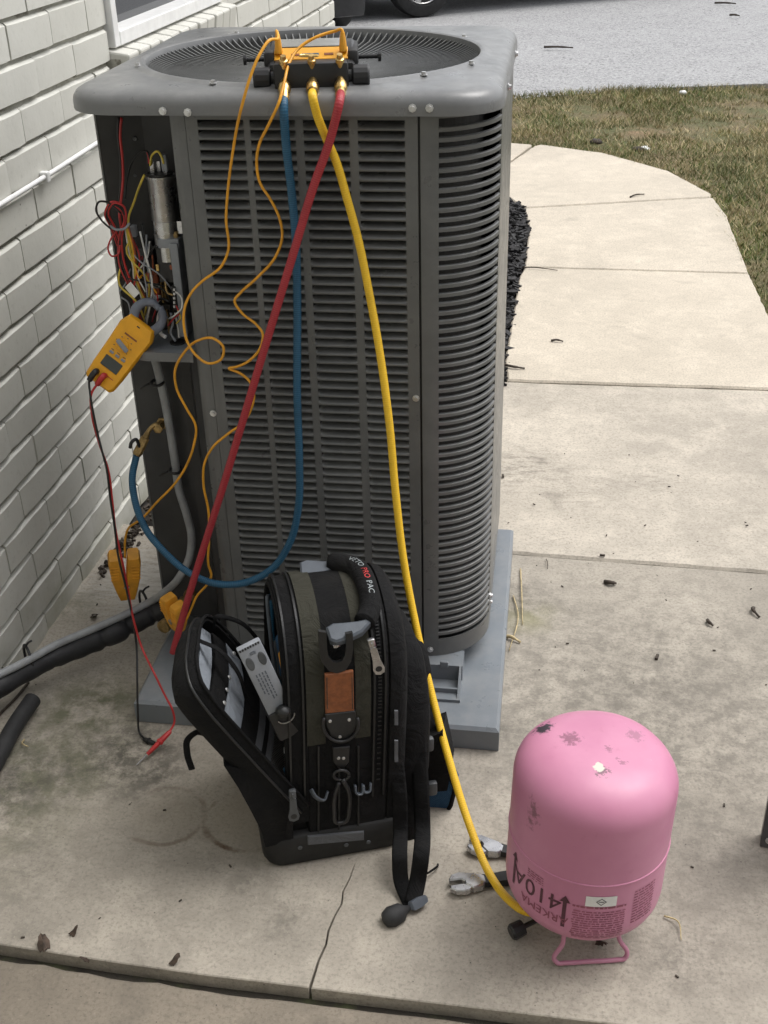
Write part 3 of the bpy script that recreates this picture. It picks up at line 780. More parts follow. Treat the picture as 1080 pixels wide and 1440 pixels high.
# front panel with pressed louvres
FX0, FX1 = -.5575, -.1972
cols = [(-.5385, -.4655), (-.456, -.385), (-.373, -.302), (-.289, -.2165)]
PITCH = .01536; ZTOP = 1.092; NR = 63
fp = G(); yy0, yy1 = YF, YF+.0025
edges = [FX0]+[v for c in cols for v in c]+[FX1]
for i in range(0, len(edges), 2): fp.box(edges[i], yy0, Z0, edges[i+1], yy1, ZT-.002)
zb = ZTOP-NR*PITCH
for (a, b) in cols:
    fp.box(a, yy0, ZTOP, b, yy1, ZT-.002); fp.box(a, yy0, Z0, b, yy1, zb)
    for k in range(1, NR): fp.box(a, yy0, ZTOP-k*PITCH, b, yy1, ZTOP-k*PITCH+.0016)
fp.box(FX0, yy1, Z0, FX0+.002, yy1+.018, ZT-.004); fp.box(FX1-.002, yy1, Z0, FX1, yy1+.018, ZT-.004)
front = fp.put('front_panel', M['unit'], ac)
lv = G(); wl = .0725
rows = []
for zz, dp in ((-.0008, -.0018), (.0004, -.0028), (.0018, -.0024), (.0036, .0006), (.0056, .0062), (.0072, .0120), (.0084, .0170)):
    row = []
    for s in (-1, -.97, -.9, -.78, 0, .78, .9, .97, 1):
        e = max(0, 1-max(0, (abs(s)-.78)/.22)**2.2); row.append((s*wl/2, dp*e+.0003, zz))
    rows.append(row)
lv.grid(rows)
LVM = bpy.data.meshes.new('louvre'); LVM.from_pydata([tuple(v) for v in lv.V], [], lv.F); LVM.materials.append(M['unit'])
LVM.polygons.foreach_set('use_smooth', [True]*len(LVM.polygons))
fb = base(front)
for (a, b) in cols:
    for k in range(NR):
        inst('louvre', LVM, front, Vector(((a+b)/2, YF, ZTOP-(k+1)*PITCH+.0018+random.gauss(0, .0002)))-fb, (random.gauss(0, .03), random.gauss(0, .003)*(3 if random.random() < .06 else 1), 0), ((b-a)/wl, 1, 1))
for px, py in ((300, 581), (318, 893), (585, 560)):
    p = at(px, py, y=YF-.0003); screw(front, p, (0, -1, 0))
# right corner panel: rounded, with long slots
CCX, CCY = XR-RC, YF+RC
def arc(a, off=0.): return (CCX+(RC+off)*math.sin(a), CCY-(RC+off)*math.cos(a))
A0 = .24; A1 = R(88)
cp = G()
def band(a0, a1, z0, z1, n, th=.0028):
    rows_o = [[(*arc(a0+(a1-a0)*i/n), z) for i in range(n+1)] for z in (z0, z1)]
    rows_i = [[(*arc(a0+(a1-a0)*i/n, -th), z) for i in range(n+1)] for z in (z0, z1)]
    cp.loft([[rows_o[0][i], rows_o[1][i], rows_i[1][i], rows_i[0][i]] for i in range(n+1)])
band(0.006, A0, Z0, ZT-.002, 5); band(A1-.10, R(94), Z0, ZT-.002, 3)
band(A0, A1-.10, ZTOP+.002, ZT-.002, 10); band(A0, A1-.10, Z0, zb+.004, 10)
corner = cp.put('corner_panel', M['unit'], ac, smooth=True, auto=35)
sl = G(); n = 11; lp = []
for i in range(n+1):
    a = A0-.012+(A1-.10-A0+.024)*i/n
    lp.append([(arc(a, dr)[0]-CCX, arc(a, dr)[1]-CCY, dz) for dr, dz in ((.0002, -.0032), (.0002, .0026), (-.0012, .0036), (-.0050, .0038), (-.0055, .0022), (-.0014, -.0040))])
sl.loft(lp)
SLM = bpy.data.meshes.new('slat'); SLM.from_pydata([tuple(v) for v in sl.V], [], sl.F); SLM.materials.append(M['unit']); SLM.polygons.foreach_set('use_smooth', [True]*len(SLM.polygons)); SLM.set_sharp_from_angle(angle=R(50))
cb = base(corner)
for k in range(1, NR): inst('slat', SLM, corner, Vector((CCX, CCY, ZTOP-k*PITCH+.001))-cb)
screw(corner, at(605, 913, y=YF+.0006), (0, -1, 0)); screw(corner, (arc(A1)[0], arc(A1)[1], .16), (1, -.05, 0)); screw(corner, (arc(A1)[0], arc(A1)[1], .145), (1, -.05, 0))
# dark gap strip at the seam, right and back and left panels
G().box(FX1, YF+.006, Z0, CCX+.001, YF+.008, ZT-.002).put('seam_strip', M['black'], ac)
rp = G(); rp.box(XR-.003, CCY+.002, Z0, XR, YB-.1, ZT-.002)
rp.put('side_panel', M['unit'], ac)
bp = G(); bl_ = rloop(0, .10, Z0)[9:27]; bl_i = rloop(.003, .097, Z0)[9:27]
bp.loft([[(p[0], p[1], Z0), (p[0], p[1], ZT-.002), (r_[0], r_[1], ZT-.002), (r_[0], r_[1], Z0)] for p, r_ in zip(bl_, bl_i)])
bp.put('rear_panel', M['unit'], ac, smooth=True, auto=40)
# left side panel and front post around the open compartment
G().box(XL, 1.874, Z0, XL+.003, YB-.1, ZT-.002).put('side_panel', M['unit'], ac)
post = G(); pl = []
for (x, y) in ((FX0-.001, YF+.001), (FX0-.012, YF+.001), (FX0-.020, YF+.003), (FX0-.027, YF+.009), (FX0-.030, YF+.018), (FX0-.030, YF+.05), (FX0-.024, YF+.05), (FX0-.024, YF+.02), (FX0-.012, YF+.009), (FX0-.001, YF+.008)): pl.append((x, y))
post.prism(pl, Z0, ZT-.002); post.put('corner_post', M['unit'], ac, smooth=True, auto=40)
# compartment back: bent plate
pt = [(XL+.001, 1.876), (-.668, 1.903), (-.606, 1.908), (-.590, 1.89), (-.5865, 1.835), (-.575, 1.83), (-.575, 1.92), (-.60, 1.925), (-.67, 1.915), (XL+.004, 1.886)]
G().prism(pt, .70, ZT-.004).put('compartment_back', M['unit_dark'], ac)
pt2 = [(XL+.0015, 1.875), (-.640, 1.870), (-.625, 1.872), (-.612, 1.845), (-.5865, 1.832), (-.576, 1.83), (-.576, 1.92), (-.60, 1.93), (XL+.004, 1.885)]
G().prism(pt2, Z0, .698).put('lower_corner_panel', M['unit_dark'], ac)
for px, py in ((190, 195), (190, 246), (146, 192)):
    p = at(px, py, y=1.897); G().lathe(p, (.3, -1, 0), [(0, .004), (.003, .003), (.003, .0005)], 10).put('bolt', M['dgrey'], ac)
# shelf
sh = [(XL+.002, 1.874), (-.737, 1.842), (-.728, 1.815), (-.705, 1.795), (-.672, 1.787), (-.588, 1.787), (-.588, 1.9), (-.66, 1.9)]
shelf = G().prism(sh, .699, .7025).put('shelf', M['pad'], ac)
G().prism([(-.705, 1.7935), (-.672, 1.7855), (-.588, 1.7855), (-.588, 1.7875), (-.672, 1.7875), (-.704, 1.7955)], .688, .704).put('shelf_lip', M['unit_lid'], shelf)
G().lathe(at(250, 482, z=.7028), (0, 0, 1), [(0, .014), (.002, .014), (.003, .010), (.0032, .001)], 16).put('grommet', M['black'], shelf)
# capacitor
capc = Vector((-.6345, 1.866, 0)); cap = G().lathe(capc+Vector((0, 0, .842)), (0, 0, 1), [(0, .02), (.003, .0225), (.138, .0225), (.141, .0242), (.145, .0242), (.146, .021), (.1462, .004)], 28).put('capacitor', M['alum'], ac, smooth=True, auto=30)
G().lathe(capc+Vector((0, 0, .988)), (0, 0, 1), [(0, .021), (.003, .021), (.0035, .004)], 20).put('capacitor_top', M['black'], cap)
G().lathe(capc+Vector((0, 0, .892)), (0, 0, 1), [(0, .0228), (.0002, .0235), (.0205, .0235), (.0207, .0228)], 28).add(*(lambda b: (b.V, b.F))(G().box(-.612, 1.855, .892, -.588, 1.857, .9127))).put('strap_band', M['steel'], cap, smooth=True, auto=30)
for dx, dy, h in ((-.012, -.002, .022), (-.004, .008, .016), (.011, -.006, .026)):
    G().box(capc.x+dx-.003, capc.y+dy-.001, .991, capc.x+dx+.003, capc.y+dy+.001, .991+h).put('terminal', M['steel'], cap)
G().rbox(capc.x+.007, capc.y-.011, .994, capc.x+.017, capc.y-.003, 1.022, .002).put('terminal_boot', M['lgrey'], cap)
# contactor, relay, terminal strip and other gear on the right of the compartment
def pb(name, a, b, c, d, y, dep, mat, parent, r=.0015):
    p = at(a, b, y=y); s = at(c, d, y=y); return G().rbox(min(p.x, s.x), y, min(p.z, s.z), max(p.x, s.x), y+dep, max(p.z, s.z), r).put(name, mat, parent)
cont = pb('contactor', 218, 347, 252, 398, 1.845, .04, M['black'], ac)
pb('contactor_cap', 221, 336, 252, 350, 1.843, .035, M['lgrey'], cont); pb('contactor_plate', 226, 326, 250, 337, 1.85, .03, M['oldbrass'], cont)
pb('contactor_lug', 238, 373, 249, 380, 1.842, .004, M['copper'], cont); pb('contactor_lug', 218, 372, 224, 382, 1.842, .004, M['brass'], cont)
rail = pb('mounting_rail', 249, 343, 253, 474, 1.838, .05, M['lgrey'], ac)
coilb = G(); coilb.box(0, 0, 0, .001, .001, .001)
tr = pb('relay_coil', 203, 383, 226, 425, 1.862, .035, M['copper'], ac, .004); pb('relay_core', 205, 399, 225, 406, 1.859, .03, M['steel'], tr); pb('relay_frame', 224, 380, 230, 432, 1.858, .03, M['oldbrass'], tr); pb('relay_connector', 210, 418, 223, 427, 1.85, .02, M['white'], tr, .002)
tb = pb('terminal_block', 240, 403, 250, 436, 1.835, .03, M['black'], ac)
for i in range(5): pb('terminal_screw', 243, 406+i*6, 246.5, 409.5+i*6, 1.832, .004, M['screw'], tb, .0008)
pb('time_delay_board', 192, 350, 206, 372, 1.875, .02, M['dgrey'], ac); pb('wire_connector', 182, 318, 192, 334, 1.86, .012, M['lgrey'], ac, .002)
pb('small_relay', 196, 340, 216, 362, 1.883, .015, M['black'], ac); pb('relay_box', 200, 364, 219, 382, 1.872, .02, M['black'], ac)
pb('ground_lug', 216, 428, 240, 436, 1.85, .02, M['black'], ac); pb('bracket', 228, 400, 240, 470, 1.868, .01, M['oldbrass'], ac); pb('cover_plate', 196, 425, 232, 445, 1.885, .006, M['black'], ac)
pb('side_plate', 164, 362, 174, 385, 1.868, .004, M['black'], ac)
pm = at(186, 408, y=1.835); Mt = frame(pm, (.75, 0, .65), (.1, -1, .35))
G().rbox(-.008, -.012, -.0004, .008, .012, .0004, .0002, Mt).put('paper_tag', M['white'], ac)
def wire(pts, mat, r=.0017, y=1.85, name='wire', parent=None):
    P = [at(p[0], p[1], y=(p[2] if len(p) > 2 else y)) for p in pts]
    return G().tube(P, r, 6, 6).put(name, mat, parent or ac, smooth=True)
wire([(171, 165, 1.87), (169, 190, 1.865), (172, 220, 1.86), (173, 250, 1.858), (171, 275, 1.85), (168, 300, 1.84), (172, 330, 1.83)], M['red'], .0024)
wire([(167, 165, 1.875), (166, 190, 1.868), (169, 220, 1.862), (170, 260, 1.858), (168, 285, 1.85), (172, 310, 1.85), (178, 345, 1.85)], M['blackwire'], .0024)
wire([(176, 280, 1.86), (178, 255, 1.875), (186, 228, 1.88), (200, 213, 1.875), (208, 214, 1.866), (211, 232, 1.864)], M['blackwire'], .0016)
wire([(207, 213, 1.872), (209, 220, 1.866), (210, 230, 1.862)], M['red'], .002)
wire([(203, 246, 1.838), (196, 262, 1.845), (188, 285, 1.85), (181, 305, 1.845), (181, 325, 1.84), (186, 350, 1.84), (192, 370, 1.845)], M['ywire'], .0021)
wire([(211, 233, 1.86), (214, 218, 1.855), (222, 213, 1.85), (228, 222, 1.848), (230, 230, 1.85)], M['ywire'], .0019)
for i in range(7):   # coiled bundle tied with a strap
    a = random.uniform(-3, 3); mt = M['red'] if i % 2 == 0 else M['blackwire']
    wire([(168+a, 345, 1.84), (158+a, 318, 1.825), (150+a*.8, 295+i, 1.815), (158+a, 284+i*.7, 1.815), (170+a, 287+i, 1.82), (176+a*.5, 305, 1.825), (170+a*.6, 330, 1.828), (172+a, 365+2*i, 1.835), (183+a, 400, 1.84)], mt, .002)
wire([(170, 300, 1.82), (150, 284, 1.81), (139, 284, 1.80), (135, 294, 1.80), (143, 310, 1.805), (156, 322, 1.81)], M['blackwire'], .0017)
wire([(164, 325, 1.82), (155, 338, 1.81), (152, 350, 1.805), (157, 360, 1.805), (166, 358, 1.81), (169, 345, 1.815)], M['red'], .0016)
wire([(155, 318, 1.812), (164, 323, 1.805), (176, 321, 1.808), (182, 314, 1.815)], M['lgrey'], .0022, name='cable_tie')
for k, (mt, dx) in enumerate(((M['ywire'], 0), (M['ywire'], 3), (M['copper'], 6), (M['wwire'], -2), (M['cord'], 4))):
    wire([(177+dx*.6, 320, 1.835), (181+dx, 340, 1.835), (184+dx, 356, 1.838), (188+dx*.5, 374, 1.84), (190+dx*.7, 392, 1.842), (197+dx*.5, 410, 1.845), (204+dx, 428, 1.845)], mt, .0017)
wire([(219, 345, 1.84), (210, 357, 1.845), (197, 372, 1.85), (188, 385, 1.85)], M['blackwire'], .0018)
wire([(200, 315, 1.86), (203, 333, 1.85), (212, 346, 1.845), (222, 349, 1.84)], M['blackwire'], .0018)
wire([(247, 410, 1.828), (255, 418, 1.82), (256, 432, 1.818), (246, 443, 1.82), (238, 448, 1.83)], M['wwire'], .0016)
wire([(248, 430, 1.828), (252, 440, 1.822), (245, 447, 1.825), (236, 458, 1.835)], M['red'], .0015)
wire([(250, 436, 1.828), (254, 446, 1.822), (248, 455, 1.83)], M['ywire'], .0015)
wire([(240, 440, 1.84), (243, 455, 1.84), (240, 468, 1.835), (247, 480, 1.83)], M['lgrey'], .0024)
wire([(246, 440, 1.845), (250, 458, 1.845), (252, 475, 1.835)], M['wwire'], .002)
wire([(224, 440, 1.84), (222, 455, 1.835), (227, 470, 1.825), (233, 474, 1.82)], M['white'], .0034, name='wire_sleeve')
wire([(184, 378, 1.86), (176, 400, 1.862), (168, 410, 1.87)], M['lgrey'], .0016); wire([(170, 418, 1.87), (180, 425, 1.865), (184, 440, 1.86)], M['lgrey'], .0016)
wire([(216, 425, 1.85), (228, 420, 1.845), (238, 424, 1.84)], M['blackwire'], .0022); wire([(232, 395, 1.842), (236, 412, 1.838), (243, 415, 1.832)], M['oldbrass'], .002)
rw = random.Random(5)
for i in range(14):
    a = (rw.uniform(172, 215), rw.uniform(325, 372), rw.uniform(1.838, 1.858)); b = (rw.uniform(196, 248), rw.uniform(402, 462), rw.uniform(1.832, 1.856))
    m1 = (a[0]+rw.uniform(-12, 14), a[1]+rw.uniform(14, 34), a[2]-.008); m2 = ((a[0]+b[0])/2+rw.uniform(-14, 14), (a[1]+b[1])/2+rw.uniform(-8, 18), 1.838+rw.uniform(-.008, .008))
    wire([a, m1, m2, b], M[rw.choice(['blackwire', 'blackwire', 'red', 'ywire', 'wwire', 'copper', 'cord', 'lgrey'])], rw.uniform(.0012, .002))
# service valve ports on the lower corner panel
pv = at(228, 596, y=1.868)
sv = G().lathe(pv+Vector((0, .004, 0)), (0, -1, .1), [(0, .012), (.004, .012), (.005, .008), (.02, .008), (.021, .0095), (.032, .0095), (.033, .006)], 6).put('service_port', M['oldbrass'], ac)
# lower valves near the pad, pipe stubs
pv2 = at(248, 868, y=1.86); G().lathe(pv2+Vector((0, .02, 0)), (-.3, -1, 0), [(0, .016), (.02, .016), (.021, .011), (.045, .011), (.046, .014), (.06, .014), (.061, .004)], 10).put('service_valve', M['oldbrass'], ac)
pv3 = at(268, 838, y=1.862); G().lathe(pv3+Vector((0, .02, 0)), (-.2, -1, 0), [(0, .013), (.02, .013), (.021, .009), (.04, .009), (.041, .012), (.052, .012), (.053, .003)], 6).put('service_valve', M['oldbrass'], ac)
# feet
foot = G(); f0 = Vector((-.150, 1.70, .05))
def foot_at(x, y, name='foot'):
    q = G(); q.box(x-.035, y, .05, x+.035, y+.11, .056); q.box(x-.035, y+.06, .056, x+.035, y+.11, .0898)
    for xx in (-.033, .029): q.loft([[(x+xx, y+.004, .056), (x+xx, y+.06, .056), (x+xx, y+.06, .0898)], [(x+xx+.004, y+.004, .056), (x+xx+.004, y+.06, .056), (x+xx+.004, y+.06, .0898)]])
    q.box(x-.029, y+.02, .056, x+.029, y+.024, .066); q.rbox(x-.008, y+.056, .086, x+.008, y+.062, .10, .002)
    return q.put(name, M['pad'], ac)
foot_at(-.152, 1.700); foot_at(-.62, 1.71); foot_at(-.62, 2.30); foot_at(-.152, 2.30)

# ------------------------------------------------------------------ whip conduit, line set and pieces at lower left
def path(pts): return [at(p[0], p[1], **{p[2]: p[3]}) for p in pts]
whip = empty('electrical_conduit', at(215, 845, z=.05), 'grey flexible electrical conduit running down the unit and along the black pipe', 'conduit')
P = path([(214, 490, 'y', 1.845), (223, 525, 'y', 1.842), (232, 565, 'y', 1.845), (240, 610, 'y', 1.848), (247, 655, 'y', 1.85), (252, 690, 'y', 1.852), (262, 722, 'y', 1.85), (269, 752, 'y', 1.848), (266, 785, 'y', 1.842), (252, 812, 'y', 1.835), (232, 832, 'y', 1.85), (208, 848, 'z', .105), (180, 862, 'z', .10), (150, 876, 'z', .093), (120, 889, 'z', .088), (80, 906, 'z', .086), (40, 928, 'z', .086), (0, 948, 'z', .085), (-60, 975, 'z', .085)])
G().tube(P, .0078, 10, 8).put('conduit_tube', M['whip'], whip, smooth=True)
for px, py, y in ((221, 538, 1.838), (247, 661, 1.844)):
    c = at(px, py, y=y); G().tube([c+Vector((.011*math.cos(t), .011*math.sin(t), .002*math.sin(t))) for t in np.linspace(0, 6.28, 14)], .003, 6).tube([c+Vector((-.011, -.002, 0)), c+Vector((-.022, -.008, -.004)), c+Vector((-.03, -.006, -.01))], .002, 5, 4).put('cable_tie', M['black'], whip)
ls = empty('line_set', at(120, 895, z=0), 'black foam insulated refrigerant pipe running from the unit to the wall', 'pipe')
P = path([(262, 846, 'z', .11), (240, 852, 'z', .095), (215, 862, 'z', .08), (190, 874, 'z', .07), (160, 890, 'z', .065), (130, 902, 'z', .06), (100, 914, 'z', .058), (60, 931, 'z', .058), (20, 953, 'z', .058), (-20, 978, 'z', .058), (-90, 1020, 'z', .058)])
P = crs(P, 10); n = len(P); rad = []
for i in range(n):
    u = i/n; r_ = .0235 - .004*max(0, u-.45)/.55
    for c_, a_ in ((.20, -.006), (.34, -.005), (.45, -.004), (.66, -.003)):
        r_ += a_*math.exp(-((u-c_)/.012)**2)
    rad.append(r_+.0008*math.sin(u*70))
V, F_, _ = tube_geo(P, rad, 18)
mk('insulation', V, F_, M['foam'], ls, smooth=True)
for px, py in ((40, 925), (203, 848)):
    c = at(px, py, z=.075); d = Vector((.75, .65, .0)).normalized(); u = Vector((-.65, .75, 0)).normalized()
    Mx = Matrix((u, Vector((0, 0, 1)), d)).transposed().to_4x4(); Mx.translation = c-Vector((0, 0, .006))
    G().tube([Mx @ Vector((.0265*math.cos(t), .034*math.sin(t), 0)) for t in np.linspace(0, 6.2832, 24)], .0028, 6).tube([Mx @ Vector((0, .034, 0)), Mx @ Vector((-.008, .046, .004)), Mx @ Vector((-.02, .056, .008))], .0022, 5, 3).put('cable_tie', M['black'], ls)
P = path([(46, 984, 'z', .022), (20, 1022, 'z', .021), (0, 1060, 'z', .02), (-40, 1130, 'z', .02)])
q = G().tube(P, .0165, 16, 6); tag(q.put('rubber_tube', M['rubber'], smooth=True, auto=50), 'cut end of a black rubber tube lying on the concrete by the wall', 'tube')
q = G().tube(path([(40, 960, 'z', .006), (22, 982, 'z', .004), (0, 1004, 'z', .004), (-20, 1030, 'z', .004)]), .003, 6, 5)
tag(q.put('twig', M['twig']), 'thin dark stick lying between the black pipe and the tube end', 'twig')

# ------------------------------------------------------------------ digital manifold on the lid
mo = Vector((-.362, 1.820, ZL+.028)); mf = empty('manifold_gauge', mo, 'black digital refrigerant manifold with an orange face resting on the unit lid', 'gauge')
MM = Matrix.Translation(mo) @ Matrix.Rotation(R(9), 4, 'Z')
G().rbox(-.056, -.024, .004, .056, .022, .042, .004, MM).put('valve_block', M['black'], mf, smooth=True, auto=40)
# tilted display housing behind the block
hp = [(.0, .012), (.004, .036), (.010, .040), (.034, .0545), (.098, .058), (.108, .05), (.108, .02), (.09, .006)]
def side(x): return [MM @ Vector((x, y, z)) for y, z in hp]
G().loft([[MM @ Vector((x, y*.96+.002, z-.003)) for y, z in hp] for x in (-.066,)]+[side(-.062), side(.062)]+[[MM @ Vector((x, y*.96+.002, z-.003)) for y, z in hp] for x in (.066,)]).put('housing', M['black'], mf, smooth=True, auto=30)
tilt = math.atan2(.0145, .024)
MD = MM @ Matrix.Translation((0, .010, .0403)) @ Matrix.Rotation(tilt, 4, 'X')
MD2 = MM @ Matrix.Translation((0, .036, .0548)) @ Matrix.Rotation(math.atan2(.0035, .064), 4, 'X')
G().rbox(-.056, .0005, 0, .056, .0270, .0022, .001, MD).put('face_plate', M['yellow'], mf)
G().rbox(-.050, .002, 0, .052, .058, .002, .0008, MD2).put('display', M['lcd2'], mf)
for x0, x1 in ((-.03, -.018), (.02, .034), (-.014, .012)):
    G().rbox(x0, .008, .002, x1, .013, .003, .0004, MD).put('button', M['hose_b'] if x0 == -.014 else M['leather'], mf)
for s in (-1, 1):
    G().rbox(s*.064-.008, .01, .03, s*.064+.008, .11, .054, .005, MM).put('side_rail', M['rubber'], mf, smooth=True, auto=40)
    kn = G().lathe(MM @ Vector((s*.055, .0, .018)), MM.to_3x3() @ Vector((s, 0, 0)), [(0, .010), (.006, .010), (.007, .0155), (.009, .017), (.030, .017), (.033, .015), (.033, .002)], 14).put('valve_knob', M['black'], mf, smooth=True, auto=25)
    G().lathe(MM @ Vector((s*.066, .062, .036)), MM.to_3x3() @ Vector((s, 0, 0)), [(0, .0035), (.036, .0035), (.0365, .008), (.041, .008), (.042, .003)], 12).put('hanger_knob', M['black'], mf)
ports = []
for x in (-.040, .002, .044):
    a = MM @ Vector((x, -.024, .016)); d = MM.to_3x3() @ Vector((0, -.75, -.35)); d.normalize()
    pt_ = G().lathe(a-d*.004, d, [(0, .006), (.010, .006), (.011, .0085), (.016, .0098), (.024, .0098), (.029, .008), (.030, .004)], 14).put('port', M['brass'], mf, smooth=True, auto=30)
    b_ = MM @ Vector((x, -.020, .036)); G().lathe(b_, MM.to_3x3() @ Vector((0, -.35, .9)), [(-.004, .0048), (.006, .0048), (.0065, .0066), (.012, .0066), (.013, .0045), (.019, .0042), (.019, .002)], 12).put('access_valve', M['brass'], mf, smooth=True, auto=30)
    ports.append(a+d*.024)
hk = MM @ Vector((-.002, -.02, .05)); G().tube([hk+Vector((.014*math.cos(t), .006*math.sin(t), .002)) for t in np.linspace(0, 6.283, 16)], .0016, 6).put('cap_ring', M['brass'], mf)
# ------------------------------------------------------------------ hoses
def hose_thing(name, label, start, pts, mat, r, endlen=.03, tail=True):
    P = [start]+[at(p[0], p[1], **{p[2]: p[3]}) for p in pts]
    e = empty(name, P[-1], label, 'hose', 'refrigerant hoses on the manifold')
    G().tube(P, r, 14, 10).put('hose_tube', mat, e, smooth=True)
    d = (P[1]-P[0]).normalized(); G().lathe(P[0]-d*.004, d, [(0, r*1.05), (.002, r*1.25), (.02, r*1.2), (.024, r*1.02)], 14).put('hose_ferrule', M['brass'], e, smooth=True, auto=30)
    return e, P
bh, P = hose_thing('refrigerant_hose', 'dark blue hose hanging from the manifold and looping left to a brass port', ports[0],
    [(399, 150, 'y', 1.742), (402, 200, 'y', 1.752), (410, 270, 'y', 1.762), (416, 340, 'y', 1.765), (418, 430, 'y', 1.765), (418, 560, 'y', 1.76), (421, 650, 'y', 1.755), (420, 710, 'y', 1.75), (408, 762, 'y', 1.745), (382, 800, 'y', 1.74), (342, 820, 'y', 1.735), (300, 820, 'y', 1.735), (262, 803, 'y', 1.745), (230, 775, 'y', 1.755), (205, 744, 'y', 1.77), (190, 705, 'y', 1.785), (186, 672, 'y', 1.80), (192, 640, 'y', 1.815)], M['hose_b'], .0066)
pe = at(194, 636, y=1.816); pd_ = at(206, 612, y=1.83); d = (pd_-pe).normalized()
G().lathe(pe-d*.006, d, [(0, .0075), (.004, .009), (.036, .0085), (.037, .006), (.046, .005), (.047, .004)], 8).put('shutoff_valve', M['oldbrass'], bh)
G().tube([pd_-d*.006, at(212, 602, y=1.84), at(219, 597, y=1.845), at(224, 596, y=1.85)], .0042, 8, 5).put('bent_tip', M['oldbrass'], bh, smooth=True)
vl = at(196, 628, y=1.815); G().tube([vl, at(190, 618, y=1.805), at(185, 622, y=1.80), at(183, 630, y=1.798)], .0032, 8, 5).put('valve_lever', M['black'], bh, smooth=True)
rh, P = hose_thing('refrigerant_hose', 'red hose running from the manifold diagonally down to the bag flap', ports[2],
    [(477, 145, 'y', 1.735), (466, 190, 'y', 1.738), (440, 265, 'y', 1.738), (410, 365, 'y', 1.733), (378, 470, 'y', 1.73), (345, 580, 'y', 1.727), (315, 680, 'y', 1.722), (285, 775, 'y', 1.718), (262, 850, 'y', 1.712), (248, 900, 'y', 1.705), (243, 918, 'y', 1.702)], M['hose_r'], .0066)
yh, P = hose_thing('refrigerant_hose', 'bright yellow hose sweeping from the manifold down to the pink cylinder', ports[1],
    [(440, 138, 'y', 1.742), (446, 162, 'y', 1.745), (457, 190, 'y', 1.750), (473, 228, 'y', 1.754), (488, 279, 'y', 1.755), (504, 338, 'y', 1.752), (519, 411, 'y', 1.742), (534, 495, 'y', 1.722), (548, 600, 'y', 1.69), (556, 690, 'y', 1.665), (568, 790, 'y', 1.63), (587, 890, 'y', 1.58), (608, 980, 'y', 1.52), (632, 1070, 'y', 1.445), (660, 1160, 'y', 1.37), (688, 1228, 'y', 1.305), (712, 1262, 'y', 1.26), (735, 1280, 'y', 1.235), (770, 1285, 'y', 1.25)], M['hose_y'], .0066)
# ------------------------------------------------------------------ temperature probes: cord + spring clamp
def spring_clamp(e, top, axis, nrm, l=.075, wd=.022, kk=1.3):
    """two tapered handles opening like a peg; top = handle end, axis points to the jaws"""
    ax = Vector(axis).normalized(); nm = Vector(nrm); nm = (nm-ax*nm.dot(ax)).normalized(); sd_ = ax.cross(nm)
    for s in (-1, 1):
        lo = []
        for t, off, th, w_ in ((0, .0118, .010, wd*.86), (.08, .0122, .0125, wd), (.5, .0095, .0125, wd*.95), (.8, .0065, .010, wd*.8), (1, .005, .007, wd*.6)):
            c = Vector(top)+ax*(l*t)+sd_*(s*off*1.0*kk); lo.append([c+nm*(a*w_/2)+sd_*(b*th*kk/2*1.35) for a, b in ((-1, -.8), (-.8, -1), (.8, -1), (1, -.8), (1, .8), (.8, 1), (-.8, 1), (-1, .8))])
        h = G().loft(lo).put('clamp_handle', M['orange'], e, smooth=True, auto=35)
        for k in range(5):
            c = Vector(top)+ax*(l*(.14+.07*k))+sd_*(s*.0135*kk)+nm*(wd*.5); G().tube([c-sd_*.0055*kk, c+sd_*.0055*kk], .0014, 5).put('grip_ridge', M['orange'], h)
    c = Vector(top)+ax*(l*.62); G().cyl(c-nm*wd*.5, c+nm*wd*.5, .0055).put('hinge_pin', M['steel'], e)
CORD = .0023
pl_l = MD @ Vector((-.049, .013, .004)); pl_r = MD @ Vector((.049, .014, .004))
def cord_thing(label, start, pts, clamp, ups):
    P = [start+u for u in ups]+[at(p[0], p[1], y=p[2]) for p in pts]
    e = empty('temperature_probe', P[-1], label, 'probe', 'clip on temperature probes')
    G().tube(P, CORD, 8, 7).put('cord', M['cord'], e, smooth=True)
    G().lathe(start, (0, 0, 1), [(0, .0062), (.004, .0062), (.02, .0045), (.027, .0032)], 10).put('plug', M['cord'], e, smooth=True, auto=30)
    spring_clamp(e, *clamp); return e
c1 = [(390, 55, 1.80), (380, 56, 1.785), (366, 75, 1.765), (352, 108, 1.748), (342, 142, 1.742), (334, 175, 1.752), (328, 210, 1.765), (321, 262, 1.772), (318, 310, 1.774), (321, 352, 1.775), (310, 376, 1.775), (285, 395, 1.77), (271, 409, 1.768), (261, 428, 1.765), (259, 462, 1.76), (264, 482, 1.757), (276, 500, 1.755), (293, 511, 1.755), (311, 505, 1.757), (314, 488, 1.76), (300, 476, 1.763), (278, 479, 1.766), (258, 497, 1.77), (246, 522, 1.772), (248, 545, 1.774), (262, 574, 1.776), (275, 598, 1.778), (272, 628, 1.78), (261, 657, 1.785), (246, 680, 1.795), (220, 707, 1.81), (199, 730, 1.83), (180, 744, 1.85), (176, 760, 1.86), (176, 784, 1.868)]
ct = at(174, 780, y=1.87); cb_ = at(182, 868, y=1.905)
cord_thing('orange clip probe standing up on the black pipe beside the brick wall', pl_l, c1, (ct, cb_-ct, Vector((.35, -.85, .3)), .12, .04, 1.55), [Vector((0, 0, .022)), Vector((-.001, -.001, .030))])
